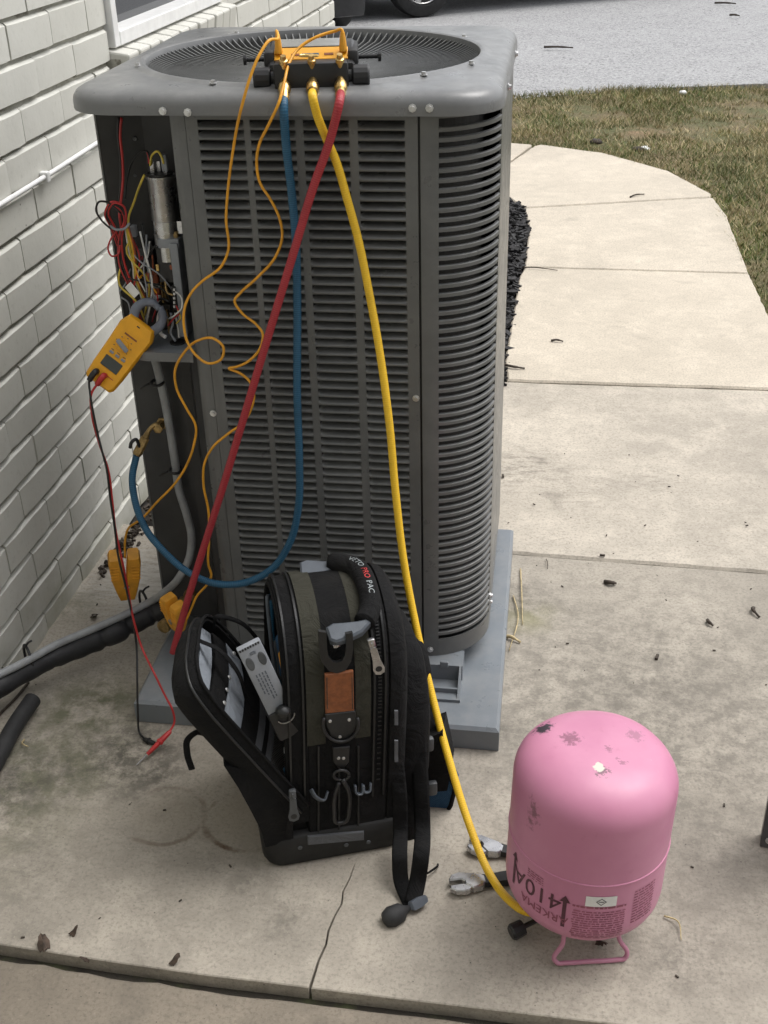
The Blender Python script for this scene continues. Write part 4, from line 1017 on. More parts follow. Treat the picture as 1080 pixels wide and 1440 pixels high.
c2 = [(470, 44, 1.85), (445, 52, 1.84), (420, 68, 1.825), (407, 88, 1.80), (400, 115, 1.765), (392, 145, 1.738), (378, 175, 1.742), (364, 205, 1.755), (361, 232, 1.765), (366, 258, 1.77), (380, 280, 1.772), (393, 307, 1.773), (397, 332, 1.773), (388, 360, 1.773), (360, 392, 1.772), (338, 412, 1.772), (330, 422, 1.772), (340, 440, 1.772), (360, 456, 1.772), (369, 468, 1.77), (368, 484, 1.768), (352, 506, 1.766), (332, 516, 1.766), (322, 518, 1.766), (336, 524, 1.767), (350, 535, 1.768), (357, 553, 1.77), (352, 578, 1.77), (341, 595, 1.77), (322, 609, 1.768), (300, 628, 1.766), (288, 650, 1.768), (286, 680, 1.77), (293, 717, 1.772), (294, 760, 1.774), (293, 794, 1.776), (297, 810, 1.778), (291, 822, 1.778), (277, 838, 1.776), (268, 858, 1.77), (262, 872, 1.765)]
ct = at(243, 845, y=1.765); cb_ = at(258, 925, y=1.80)
cord_thing('orange clip probe half hidden behind the red hose and the open bag flap', pl_r, c2, (ct, cb_-ct, Vector((-.55, -.8, .25)), .08, .03), [Vector((0, 0, .022)), Vector((-.001, .001, .030))])
# ------------------------------------------------------------------ clamp meter and its leads
mt_top = at(200, 453, y=1.800); mt_bot = at(136, 541, y=1.752)
La = (mt_top-mt_bot); ML = La.length; La.normalize()
Nf = Vector((.30, -.80, .55)); 
# local frame: y along the body (towards the jaw), z out of the face
zf = (Nf-La*Nf.dot(La)).normalized(); xf = La.cross(zf)
MT = Matrix.Translation(mt_bot) @ Matrix((xf, La, zf)).transposed().to_4x4()
cm = empty('clamp_meter', mt_bot, 'yellow digital clamp meter hanging by its grey jaw from the open compartment', 'meter')
hw = .0265
ol = [(x*1.13, y) for x, y in [(-.021, .0), (.021, 0), (.025, .006), (.0265, .03), (.0275, .08), (.029, ML-.02), (.022, ML), (-.022, ML), (-.029, ML-.02), (-.0275, .08), (-.0265, .03), (-.025, .006)]]
def oloop(z, k): return [MT @ Vector((x*k, y if .01 < y < ML-.01 else (y+.004*(1-k)*10 if y < .01 else y-.004*(1-k)*10), z)) for x, y in ol]
G().loft([oloop(-.032, .86), oloop(-.028, .95), oloop(-.012, 1.0), oloop(-.004, .98), oloop(0, .90)]).put('meter_body', M['yellow'], cm, smooth=True, auto=35)
G().loft([oloop(-.0335, .80), oloop(-.0315, .93), oloop(-.027, .955)]).put('grip_cover', M['leather'], cm)
G().rbox(-.017, .034, -.001, .017, .054, .0016, .001, MT).put('display', M['lcd'], cm)
for i in range(3): G().rbox(-.016+i*.012, .0595, -.001, -.008+i*.012, .064, .0022, .001, MT).put('button', M['lgrey'], cm)
dl = G().lathe(MT @ Vector((-.003, .082, 0)), zf, [(0, .011), (.003, .010), (.0035, .002)], 20).put('dial', M['yellow'], cm)
Mk = MT @ Matrix.Translation((-.003, .082, .003)) @ Matrix.Rotation(R(-15), 4, 'Z'); G().rbox(-.0135, -.0042, 0, .0135, .0042, .005, .0025, Mk).put('dial_knob', M['lgrey'], dl, smooth=True, auto=40)
for k_ in range(7):
    a_ = R(-30+40*k_); G().rbox(-.003+.0150*math.cos(a_)-.0011, .082+.0150*math.sin(a_)-.0007, -.0005, -.003+.0150*math.cos(a_)+.0011, .082+.0150*math.sin(a_)+.0007, .0005, .0002, MT).put('printed_mark', M['dgrey'], cm)
for k_ in range(3): G().rbox(-.016+k_*.012, .0660, -.0005, -.010+k_*.012, .0672, .0005, .0002, MT).put('printed_mark', M['dgrey'], cm)
G().rbox(.004, .0225, -.0005, .018, .0238, .0005, .0002, MT).put('printed_mark', M['red'], cm)
G().rbox(-.013, .1005, -.0006, .012, .1035, .0006, .0003, MT).put('printed_strip', M['leather'], cm); G().rbox(-.003, ML-.012, -.0006, .003, ML-.010, .0006, .0003, MT).put('printed_mark', M['black'], cm)
G().rbox(.030, .085, -.019, .0340, .097, -.010, .0015, MT).put('side_button', M['mgrey'], cm)
jw = [MT @ Vector((x, ML+y, -.014)) for x, y in ((-.018, -.006), (-.024, .010), (-.020, .026), (-.006, .036), (.008, .034))]
jw2 = [MT @ Vector((x, ML+y, -.014)) for x, y in ((.020, -.006), (.025, .008), (.023, .023), (.014, .033), (.007, .038))]
G().tube(jw, [.0085]*8+[.0075]*8+[.006]*5, 8, 5).put('jaw', M['jaw'], cm, smooth=True); G().tube(jw2, [.0085]*8+[.0075]*8+[.006]*5, 8, 5).put('jaw', M['jaw'], cm, smooth=True)
jk = [MT @ Vector((-.013, .019, 0)), MT @ Vector((.002, .021, 0))]
def lead(label, mat, start, pts, tip, name='test_lead'):
    P = [start, start+zf*.014, start+zf*.012-La*.016]+[at(p[0], p[1], **{p[2]: p[3]}) for p in pts]
    e = empty(name, P[-1], label, 'test lead', 'test leads of the clamp meter')
    G().tube(P, .0021, 8, 7).put('lead_wire', mat, e, smooth=True)
    G().tube([start-zf*.001, start+zf*.012, start+zf*.014-La*.006, start+zf*.010-La*.018], .0052, 8, 4).put('banana_plug', mat, e, smooth=True)
    h0 = P[-1]; h1 = tip; d = (h1-h0).normalized(); L_ = (h1-h0).length
    G().lathe(h0-d*.004, d, [(0, .003), (.004, .0045), (L_*.3, .0055), (L_*.31, .0068), (L_*.36, .0068), (L_*.37, .0048), (L_*.72, .0036)], 10).put('probe_handle', mat, e, smooth=True, auto=30)
    G().lathe(h0+d*(L_*.70), d, [(0, .0012), (L_*.28, .0011), (L_*.31, .0002)], 8).put('probe_tip', M['steel'], e)
    return e
lead('thin black test lead dropping from the yellow meter to the concrete', M['blackwire'], jk[0],
     [(127, 555, 'y', 1.735), (133, 590, 'y', 1.73), (141, 625, 'y', 1.728), (150, 660, 'y', 1.725), (155, 700, 'y', 1.72), (161, 740, 'y', 1.715), (166, 780, 'y', 1.71), (178, 830, 'y', 1.70), (187, 872, 'y', 1.69), (192, 910, 'y', 1.68), (193, 960, 'y', 1.635), (194, 1005, 'y', 1.612), (196, 1030, 'z', .006), (204, 1040, 'z', .006)], at(226, 1049, z=.004))
lead('red test lead with its probe resting on the concrete left of the bag', M['red'], jk[1],
     [(129, 552, 'y', 1.737), (129, 580, 'y', 1.733), (139, 622, 'y', 1.731), (152, 660, 'y', 1.728), (158, 705, 'y', 1.722), (162, 742, 'y', 1.717), (171, 785, 'y', 1.712), (180, 830, 'y', 1.704), (187, 868, 'y', 1.69), (200, 912, 'y', 1.675), (216, 945, 'y', 1.635), (232, 978, 'y', 1.618), (243, 1000, 'y', 1.605), (245, 1016, 'y', 1.598), (238, 1030, 'y', 1.582)], at(192, 1076, z=.003))

# ------------------------------------------------------------------ pink refrigerant cylinder, upside down on its handles
cyb = Vector((.100, 1.264, 0)); cyl = empty('refrigerant_cylinder', cyb, 'dented pink refrigerant cylinder standing upside down on its wire handle', 'gas cylinder')
cyl.rotation_euler = (R(-1), R(1.6), 0)
RB = .1170; Hb0, Hb1 = .043, .347
prof = []
for k in range(9):   # lower dome (valve end)
    a = R(90*k/8); prof.append((Hb0+.062*(1-math.cos(a)), max(.004, RB*(math.sin(a)**.62))))
prof += [(Hb0+.085, RB), (Hb0+.12, RB), (Hb0+.15, RB), (Hb0+.18, RB), (.26, RB), (Hb1-.056, RB)]
for k in range(1, 10):
    a = R(90*k/9); prof.append((Hb1-.056+.056*math.sin(a), max(.003, RB*(math.cos(a)**.55))))
V = []; F_ = []; SEG = 72
for (h, r_) in prof:
    for i in range(SEG):
        t = 2*math.pi*i/SEG; V.append(Vector((r_*math.cos(t), r_*math.sin(t), h)))
# dents on the crown
for v in V:
    if v.z > .28:
        for (dx, dy, rr_, dd) in ((-.03, .03, .045, .004), (.03, .06, .05, -.003), (-.02, -.02, .06, -.003), (.05, .0, .04, .003)):
            v.z += -dd*math.exp(-((v.x-dx)**2+(v.y-dy)**2)/rr_**2)
m_ = len(prof)
for j in range(m_-1):
    for i in range(SEG): F_.append((j*SEG+i, j*SEG+(i+1)%SEG, (j+1)*SEG+(i+1)%SEG, (j+1)*SEG+i))
F_ += [tuple(range(SEG))[::-1], tuple(range((m_-1)*SEG, m_*SEG))]
body = mk('cylinder_body', V, F_, M['pink'], cyl, smooth=True, local=True)
sm = G(); sm.lathe((0, 0, Hb0+.1490), (0, 0, 1), [(0, RB-.001), (.0008, RB+.0008), (.0022, RB+.0014), (.0036, RB+.0008), (.0044, RB-.001)], 72); sm.put('weld_seam', M['pink'], body, local=True, smooth=True, auto=60)
for s in (-1, 1):
    Mh = Matrix.Rotation(R(12), 4, 'Z')
    y0 = s*.085
    P = [Vector((-.040, y0*.75, .062)), Vector((-.042, y0*.9, .035)), Vector((-.055, y0, .012)), Vector((-.050, y0*1.02, .0055)), Vector((-.038, y0*1.02, .0045)), Vector((0, y0*1.02, .0045)), Vector((.040, y0*1.02, .0045)), Vector((.052, y0*1.02, .0065)), Vector((.055, y0, .014)), Vector((.043, y0*.9, .037)), Vector((.040, y0*.75, .062))]
    G().tube([Mh @ p for p in P], .0036, 10, 5).put('wire_handle', M['pink'], cyl, smooth=True, local=True)
G().lathe((0, 0, .045), (0, 0, -1), [(0, .014), (.012, .014), (.014, .010), (.026, .010), (.028, .003)], 14).put('valve_stem', M['oldbrass'], cyl, local=True)
G().lathe((-.012, -.002, .026), (-1, -.1, 0), [(0, .007), (.05, .007), (.052, .009), (.066, .009), (.067, .003)], 12).put('valve_outlet', M['oldbrass'], cyl, local=True)
kb = G().lathe((-.082, -.045, .018), (-.8, -.5, -.15), [(-.03, .004), (.0, .004), (.002, .012), (.02, .013), (.024, .010), (.024, .002)], 10).put('valve_handwheel', M['black'], cyl, local=True)
def rprof(h):
    hs_ = [p[0] for p in prof]; rs = [p[1] for p in prof]; return float(np.interp(h, hs_[:16], rs[:16]))
TH0 = math.atan2(-1.283, -.113)   # direction from the axis to the viewer
def wrap(u, v, off=.0007):
    """u metres to the right round the body as seen from the viewer, v height"""
    t = TH0 + u/RB; r_ = rprof(v)+off; return Vector((r_*math.cos(t), r_*math.sin(t), v))
def cyl_text(txt, size, u, v, rot=0):
    ca, sa = math.cos(rot), math.sin(rot)
    V, F = text_geo(txt, size, fn=lambda x, y: wrap(u-(x*ca-y*sa), v-(x*sa+y*ca)))
    return V, F
lab = G(); lab.add(*cyl_text('410A', .042, -.072, .147)); lab.put('printed_number', M['pink_ink'], cyl, local=True)
lab = G(); lab.add(*cyl_text('ARKEMA', .021, -.055, .117)); lab.put('printed_name', M['pink_ink2'], cyl, local=True)
def wrect(q, u0, v0, u1, v1, off=.0007, n=4):
    rows = [[wrap(u0+(u1-u0)*i/n, v, off) for i in range(n+1)] for v in (v0, (v0+v1)/2, v1)]; q.grid(rows)
for u, v in ((-.022, .132), (-.118, .146)):
    ar = G(); wrect(ar, u-.0028, v-.028, u+.0028, v+.022, n=1)
    ar.add([wrap(u-.008, v+.021), wrap(u+.008, v+.021), wrap(u, v+.034)], [(0, 1, 2)])
    ar.put('printed_arrow', M['pink_ink'], cyl, local=True)
st = G(); wrect(st, .006, .155, .050, .1745, .0009, 6); sticker = st.put('sticker', M['white'], cyl, local=True)
dm = G()
for s_, e_ in (((0, 1), (1, 0)), ((1, 0), (0, -1)), ((0, -1), (-1, 0)), ((-1, 0), (0, 1))):
    k1, k0 = 1, .8; c0 = (.028, .1648)
    q_ = [(c0[0]+a*.0075*k, c0[1]+b*.0068*k) for (a, b), k in ((s_, k1), (e_, k1), (e_, k0), (s_, k0))]; dm.add([wrap(a, b, .0014) for a, b in q_], [(0, 1, 2, 3)])
wrect(dm, .0247, .1641, .0314, .1655, .0014, 1)
dm.put('diamond_mark', M['dgrey'], sticker, local=True)
fp_ = G(); rr = random.Random(4)
for row in range(15):   # fine print, too small to read: broken strips
    v = .152-row*.0046; u = -.012+.004*rr.random()
    if row in (1,): continue
    while u < .064:
        w_ = rr.uniform(.003, .011); wrect(fp_, u, v-(.0009 if row > 1 else .0018), min(.066, u+w_), v+(.0009 if row > 1 else .0018), n=1); u += w_+rr.uniform(.0012, .0025)
for row in range(12):
    v = .172-row*.0056; u = .078
    while u < .118:
        w_ = rr.uniform(.003, .012); wrect(fp_, u, v-.0011, min(.119, u+w_), v+.0011, n=1); u += w_+.002
for row in range(4):
    v = .178-row*.0042; u = -.086
    while u < -.058:
        w_ = rr.uniform(.003, .009); wrect(fp_, u, v-.0007, min(-.057, u+w_), v+.0007, n=1); u += w_+.002
fp_.put('fine_print', M['pink_ink2'], cyl, local=True)['kind'] = 'stuff'
cyl.location = cyb

# ------------------------------------------------------------------ adjustable wrenches
def wrench(loc, ang, label, roll=0):
    e = empty('adjustable_wrench', loc, label, 'wrench', 'adjustable wrenches behind the cylinder'); e.rotation_euler = (roll, 0, ang)
    hd = [(-.004, -.012), (.012, -.016), (.028, -.020), (.040, -.017), (.046, -.009), (.046, -.0045), (.026, -.004), (.022, .0), (.022, .006), (.010, .016), (-.006, .013), (-.012, .007), (-.012, -.006)]
    G().prism(hd, .004, .017, bev=.002).put('head', M['steel'], e, local=True)
    jw_ = [(.0225, .004), (.028, .0035), (.046, .004), (.047, .010), (.038, .017), (.026, .019), (.016, .018), (.011, .013), (.018, .008)]
    G().prism(jw_, .0055, .0155, bev=.0015).put('movable_jaw', M['steel'], e, local=True)
    G().cyl((.004, .003, .0105), (.018, .003, .0105), .0065, seg=14).put('worm_screw', M['steel'], e, local=True)
    G().loft([[(x, -w_, z0), (x, w_, z0), (x, w_*1.0, z1), (x, -w_, z1)] for x, w_, z0, z1 in ((-.008, .009, .004, .016), (-.02, .0085, .004, .015), (-.04, .0095, .003, .016), (-.13, .012, .003, .017), (-.145, .009, .005, .015))]).put('handle', M['rubber'], e, local=True)
    return e
pw = at(672, 1246, z=.0); wrench((pw.x, pw.y, .0), R(196), 'chrome adjustable wrench lying nearest beside the yellow hose')
pw = at(697, 1200, z=.0); wrench((pw.x, pw.y, .0), R(172), 'chrome adjustable wrench half hidden behind the pink cylinder')

# ------------------------------------------------------------------ removed access panel at the right edge
ap = empty('access_panel', (.40, 1.44, 0), 'dark grey sheet metal access panel standing at the right edge', 'panel')
Mp = Matrix.Translation((.400, 1.443, 0)) @ Matrix.Rotation(R(-12), 4, 'Z') @ Matrix.Rotation(R(-6), 4, 'X')
G().rbox(0, 0, .0015, .24, .004, .42, .0015, Mp).box(0, .0045, .0015, .003, .03, .42, Mp).box(.237, .0045, .0015, .24, .03, .42, Mp).put('panel_sheet', M['panelgrey'], ap)
o = screw(ap, Mp @ Vector((.013, -.0004, .018)), Mp.to_3x3() @ Vector((0, -1, 0)))


# ------------------------------------------------------------------ tool backpack
BO = Vector((-.285, 1.352, 0)); BA = R(20)
bag = empty('tool_backpack', BO, 'black and olive tool backpack standing open on the concrete in front of the unit', 'backpack', rz=BA)
BM_ = Matrix.Translation(BO) @ Matrix.Rotation(BA, 4, 'Z'); BI = BM_.inverted()
def bpx(a, b, off=0.):
    """local point of the backpack seen at a photo pixel, on the plane off in front of its spine"""
    o = BI @ CAMP; d = BI.to_3x3() @ ray(a, b); t = (-off-o.y)/d.y
    return o+d*t
prf = [(0, .02), (0, .12), (0, .22), (0, .30), (.004, .355), (.018, .405), (.045, .440), (.085, .458), (.13, .462), (.175, .452), (.21, .425), (.232, .38), (.242, .31), (.245, .2), (.245, .02)]
pv_ = crs([Vector((0, y, z)) for y, z in prf], 3)
def prof_strip(x0, x1, i0, i1, off, th, q):
    """band of the spine between profile samples, off proud of it"""
    c = Vector((0, .12, .22)); lo = []
    for i in range(i0, i1+1):
        t = (pv_[min(i+1, len(pv_)-1)]-pv_[max(i-1, 0)]).normalized(); nn = Vector((0, -t.z, t.y))
        p = pv_[i]+nn*off; b_ = pv_[i]+nn*(off-th)
        lo.append([(x0, p.y, p.z), (x1, p.y, p.z), (x1, b_.y, b_.z), (x0, b_.y, b_.z)])
    q.loft(lo); return q
NPV = len(pv_)
q = G(); lo = []
for x, k in ((-.056, -.004), (-.054, 0), (.069, 0), (.073, -.004)):
    row = []
    for i in range(NPV):
        t = (pv_[min(i+1, NPV-1)]-pv_[max(i-1, 0)]).normalized(); nn = Vector((0, -t.z, t.y)); p = pv_[i]+nn*k; row.append((x, p.y, p.z))
    lo.append(row)
q.loft(lo); q.lean().put('spine_body', M['bag'], bag, local=True, smooth=True, auto=50)
iz = next(i for i in range(NPV) if pv_[i].z > .235)
ie = max(i for i in range(NPV) if pv_[i].z > .36)
for x0, x1 in ((-.057, -.028), (.019, .043)):
    prof_strip(x0, x1, iz, ie, .0022, .004, G()).lean().put('olive_panel', M['olive'], bag, local=True, smooth=True, auto=50)
prof_strip(-.028, .019, 2, ie, .0015, .004, G()).lean().put('spine_strip', M['strap'], bag, local=True, smooth=True, auto=50)
for x0, x1 in ((-.085, -.082), (-.0635, -.0605), (.047, .050), (.0645, .0675)):
    prof_strip(x0, x1, 3, ie+4, .0035, .005, G()).lean().put('piping', M['leather_blk'], bag, local=True, smooth=True, auto=50)
zq = G()
for i in range(4, ie*1):
    for m2 in range(3):
        p = pv_[i].lerp(pv_[i+1], m2/3); t = (pv_[i+1]-pv_[i]).normalized(); nn = Vector((0, -t.z, t.y))
        Mz = frame((.0575, p.y, p.z), (1, 0, 0), nn); zq.box(-.0026, -.0011, 0, .0026, .0011, .0022, Mz)
zo = zq.lean().put('zip_teeth', M['black'], bag, local=True); zo['kind'] = 'stuff'
# right hand compartment and back panel
lo = []
for x, k, zt in ((.072, -.006, 1), (.075, -.001, 1), (.090, -.001, .985), (.100, -.008, .97), (.106, -.02, .95)):
    row = []
    for i in range(NPV):
        t = (pv_[min(i+1, NPV-1)]-pv_[max(i-1, 0)]).normalized(); nn = Vector((0, -t.z, t.y)); p = pv_[i]+nn*k; row.append((x, p.y, p.z*zt))
    lo.append(row)
G().loft(lo).lean().put('rear_compartment', M['bag'], bag, local=True, smooth=True, auto=50)
# left compartment: shell open to the left
lo = []
for i in range(2, NPV-2):
    t = (pv_[min(i+1, NPV-1)]-pv_[max(i-1, 0)]).normalized(); nn = Vector((0, -t.z, t.y)); p = pv_[i]-nn*.0005; b_ = pv_[i]-nn*.012
    lo.append([(-.088, p.y, p.z*.995), (-.055, p.y, p.z), (-.055, b_.y, b_.z), (-.088, b_.y, b_.z*.995)])
G().loft(lo).lean().put('open_compartment', M['bag'], bag, local=True, smooth=True, auto=50)
rim = [Vector((-.0885+.045*pv_[i].z, pv_[i].y+(.004 if pv_[i].y < .12 else -.004), pv_[i].z*.985-.004)) for i in range(2, NPV-2)]
G().tube(rim, .0040, 8).put('zip_rim', M['strap'], bag, local=True, smooth=True)
G().box(-.086, .01, .06, -.056, .235, .10).put('compartment_floor', M['bag'], bag, local=True)
# moulded base
def rr2(x0, y0, x1, y1, r, z, n=5):
    o = []
    for mx, my, a0 in ((x1-r, y0+r, -90), (x1-r, y1-r, 0), (x0+r, y1-r, 90), (x0+r, y0+r, 180)):
        for i in range(n+1):
            a = R(a0+90*i/n); o.append((mx+r*math.cos(a), my+r*math.sin(a), z))
    return o
G().loft([rr2(-.126, -.004, .106, .262, .03, .002), rr2(-.130, -.008, .110, .266, .032, .012), rr2(-.129, -.008, .111, .266, .032, .045), rr2(-.125, -.005, .108, .262, .03, .058), rr2(-.120, -.001, .104, .258, .03, .062)]).put('moulded_base', M['bag_base'], bag, local=True, smooth=True, auto=45)
# gusset that joins the drooping flap to the base
G().loft([[(-.126, -.004, .05), (-.126, .25, .05), (-.08, .25, .055), (-.08, -.004, .055)], [(-.130, -.006, .09), (-.132, .24, .09), (-.08, .24, .10), (-.078, -.004, .10)], [(-.142, -.008, .135), (-.140, .22, .125), (-.08, .22, .12), (-.077, -.008, .145)], [(-.158, -.002, .185), (-.155, .20, .17), (-.10, .20, .16), (-.088, -.008, .165)], [(-.176, .010, .225), (-.170, .19, .205), (-.13, .19, .20), (-.115, .0, .205)]]).put('gusset', M['bag'], bag, local=True, smooth=True, auto=60)
# flap: shallow tray hinged low on the left
u_ = Vector((-.142, .030, .242)); v_ = Vector((.030, .19, -.016)); n_ = v_.cross(u_)
MF = frame((-.076, -.012, .130), u_, n_)
fo = [(-.01, -.004), (.12, .0), (.19, .0), (.255, -.004), (.288, -.016), (.302, -.045), (.306, -.115), (.303, -.175), (.290, -.210), (.255, -.228), (.19, -.232), (.1, -.236), (-.01, -.232)]
fo = [(p.x*.955, p.y*.93) for p in crs([Vector((a, b, 0)) for a, b in fo], 3)]
fi = inset(fo, .007); fo2 = inset(fo, -.004)
lo = [[MF @ Vector((a, b, z)) for a, b in pl_] for pl_, z in ((inset(fo, .055), -.046), (inset(fo, .030), -.044), (inset(fo, .012), -.034), (inset(fo, .002), -.018), (fo2, .004), (fo, .020), (fi, .020), (fi, -.004))]
G().loft(lo).put('flap', M['bag'], bag, local=True, smooth=True, auto=50)
flap = bag.children[-1]
G().tube([MF @ Vector((a, b, .023)) for a, b in fo], .0028, 8).put('flap_piping', M['strap'], bag, local=True, smooth=True)
G().tube([MF @ Vector((a, b, .006)) for a, b in inset(fo, -.004)], .0022, 6).put('flap_piping', M['leather_blk'], bag, local=True, smooth=True)
def fwid(u): return (-.006-.03*max(0, (u-.2)/.1)**2, -.212+.035*max(0, (u-.18)/.10)**2)
def fband(u0, u1, z0, z1, mat, name, bow=.010):
    rows = []
    for j in range(4):
        u = u0+(u1-u0)*j/3; a, b = fwid(u); row = []
        for i in range(9):
            s_ = i/8; row.append(MF @ Vector((u-.012*math.sin(s_*3.14)*0+.006*(s_-.5), a+(b-a)*s_, z0+(z1-z0)*j/3+bow*math.sin(s_*3.14))))
        rows.append(row)
    g2 = G().grid(rows); m3 = Matrix.Translation(-(MF.to_3x3() @ Vector((0, 0, .003))))
    g2.grid([[m3 @ p for p in r_] for r_ in rows])
    return g2.put(name, mat, bag, local=True, smooth=True)
fband(.240, .274, .004, .006, M['pocket'], 'pocket', .006); fband(.206, .242, .008, .008, M['bag'], 'pocket_trim')
fband(.163, .207, .008, .010, M['pocket'], 'pocket', .010); fband(.128, .165, .0115, .012, M['strap'], 'pocket_trim', .012)
fband(.112, .129, .012, .012, M['pocket2'], 'pocket_trim', .012); fband(.100, .113, .0125, .0125, M['strap'], 'pocket_trim', .012); fband(.088, .103, .013, .013, M['pocket2'], 'pocket_trim', .012)
km = N('dark_mesh'); ch = km.n('ShaderNodeTexChecker'); km.L(km.stretch((1, 1, 1), km.obj), ch.inputs['Vector']); ch.inputs['Scale'].default_value = 420
km.col(km.mix(ch.outputs['Fac'], (.01, .01, .01), (.11, .11, .10))); km.rough(.8)
fband(.0, .089, .006, .014, km.m, 'mesh_pocket', .010)
G().rbox(.040, -.075, .024, .062, -.060, .026, .0006, MF).put('pocket_label', M['white'], bag, local=True); G().rbox(.046, -.073, .026, .058, -.066, .0265, .0002, MF).put('pocket_label_print', M['red'], bag, local=True)
for i in range(5):
    G().lathe(MF @ Vector((.215-.004*i, -.03-.038*i, .02)), MF.to_3x3() @ Vector((0, 0, 1)), [(0, .004), (.002, .003), (.002, .0005)], 8).put('rivet', M['screw'], bag, local=True)
G().tube([MF @ Vector(p) for p in ((.255, -.19, .02), (.275, -.178, .04), (.24, -.19, .06), (.18, -.20, .06), (.09, -.205, .05))], .0042, 8, 6, flat=((0, 0, 1), .4)).put('flap_webbing', M['strap'], bag, local=True, smooth=True)
G().tube([MF @ Vector(p) for p in ((.285, -.12, .016), (.262, -.10, .04), (.215, -.085, .045), (.175, -.08, .030))], .005, 8, 6, flat=((0, 1, 0), .3)).put('flap_webbing', M['strap'], bag, local=True, smooth=True)
G().tube([BI @ p for p in (at(296, 1034, y=1.355), at(276, 1030, y=1.34), at(264, 1040, y=1.335), at(263, 1058, y=1.333), at(270, 1082, y=1.335))], .0052, 8, 6, flat=((.6, .3, .6), .3)).put('side_webbing', M['strap'], bag, local=True, smooth=True)
# inside: blue cables and tool handles
for pts, mt, r_ in (([(-.064, .20, .40), (-.068, .19, .33), (-.065, .17, .20), (-.070, .12, .13)], M['hose_b'], .004), ([(-.062, .21, .38), (-.072, .18, .41), (-.075, .15, .36), (-.07, .14, .2)], M['mgrey'], .0035), ([(-.080, .03, .18), (-.088, .02, .135), (-.085, .06, .115), (-.07, .11, .14)], M['hose_b'], .004)):
    G().tube([Vector(p) for p in pts], r_, 8, 6).put('coiled_lead', mt, bag, local=True, smooth=True)
for (x, y, z, l, mt, r_) in ((-.112, .10, .27, .09, M['orange'], .010), (-.115, .06, .24, .09, M['black'], .009), (-.112, .14, .28, .08, M['blue_cloth'], .010), (-.112, .035, .16, .09, M['copper'], .010), (-.112, .17, .25, .08, M['dgrey'], .011)):
    G().lathe((x+.055, y, z), (-.03, .05, 1), [(-.12, .004), (0, .004), (.003, r_), (l*.5, r_*.85), (l*.9, r_), (l, r_*.5)], 10).put('tool_handle', mt, bag, local=True, smooth=True, auto=40)
# spine details placed on the front plane
def bpatch(name, pix, mat, off=.004, th=.004, parent=None, bev=.0012):
    P = [bpx(a, b, off) for a, b in pix]
    Mq = Matrix(((1, 0, 0), (0, 0, -1), (0, 1, 0))).to_4x4()   # x, z plane -> depth along -y
    poly = [(p.x, p.z) for p in P]
    return G().prism(poly, off-th, off, Mq, bev=bev).put(name, mat, parent or bag, local=True)
def rring(pix_out, pix_in, name, mat, off, th):
    A = [bpx(a, b, off) for a, b in pix_out]; B = [bpx(a, b, off) for a, b in pix_in]
    n = len(A); q = G()
    lo = [[(p.x, -off, p.z), (r_.x, -off, r_.z), (r_.x, -off+th, r_.z), (p.x, -off+th, p.z)] for p, r_ in zip(A, B)]
    q.loft(lo); return q.put(name, mat, bag, local=True)
oA = [(448, 888), (449, 915), (453, 932), (463, 944), (474, 947), (486, 943), (494, 930), (497, 912), (496, 890)]
oB = [(459, 890), (460, 913), (462, 924), (468, 931), (474, 932), (481, 930), (485, 922), (487, 910), (486, 892)]
rring(oA, oB, 'leather_loop', M['leather_blk'], .006, .006)
bpatch('leather_patch', [(457, 949), (497, 944), (498, 1000), (458, 1004)], M['leather'], .006, .005)
for x in (459.2, 494.6): bpatch('stitching', [(x, 953), (x+1.2, 953), (x+1.8, 997), (x+.6, 997)], M['twig'], .0066, .001, bev=.0002)
bpatch('ring_patch', [(457, 1005), (500, 1000), (501, 1018), (497, 1034), (481, 1043), (466, 1036), (459, 1022)], M['leather_blk'], .007, .006)
rg = [bpx(479+25*math.cos(t), 1018+25*math.sin(t), .010) for t in np.linspace(-.35, math.pi+.35, 18)]
G().tube(rg, .0026, 8).put('dee_ring', M['black'], bag, local=True, smooth=True)
for a, b in ((464, 1014), (491, 1012), (478, 1036), (476, 1066), (483, 1066)):
    p = bpx(a, b, .007); G().lathe(p, (0, -1, 0), [(0, .0028), (.0016, .0024), (.002, .0004)], 10).put('rivet', M['screw'], bag, local=True)
bpatch('clip_tab', [(468, 1052), (492, 1050), (491, 1072), (484, 1080), (475, 1080), (469, 1072)], M['black'], .007, .006)
G().tube([bpx(480+11*math.cos(t), 1090+7*math.sin(t), .012) for t in np.linspace(0, 6.283, 16)], .0026, 7).put('swivel_ring', M['black'], bag, local=True, smooth=True)
G().tube([bpx(a, b, .014) for a, b in ((482, 1096), (490, 1112), (491, 1135), (484, 1156), (474, 1157), (470, 1140), (471, 1118), (477, 1100))], .0036, 8, 5).put('snap_hook', M['black'], bag, local=True, smooth=True)
def hookloop(pix, w_):
    G().tube([bpx(a, b, o_) for a, b, o_ in pix], w_*1.25, 8, 6, flat=((0, 0, 1), .35)).put('web_keeper', M['mgrey'], bag, local=True, smooth=True)
hookloop([(437, 1110, .008), (444, 1121, .016), (456, 1125, .016), (461, 1113, .010)], .005); hookloop([(499, 1104, .008), (502, 1116, .014), (508, 1116, .014), (510, 1103, .008)], .005); hookloop([(511, 1104, .008), (513, 1114, .014), (519, 1113, .014), (521, 1101, .008)], .005)
bpatch('reflective_strip', [(433, 1177), (512, 1170), (512, 1182), (433, 1189)], M['pocket2'], .010, .004)
for a, b in ((422, 1192), (487, 1188), (518, 1184)):
    p = bpx(a, b, .0085); G().lathe(p, (0, -1, 0), [(0, .004), (.0016, .0034), (.002, .0004)], 10).put('snap_stud', M['dgrey'], bag, local=True)
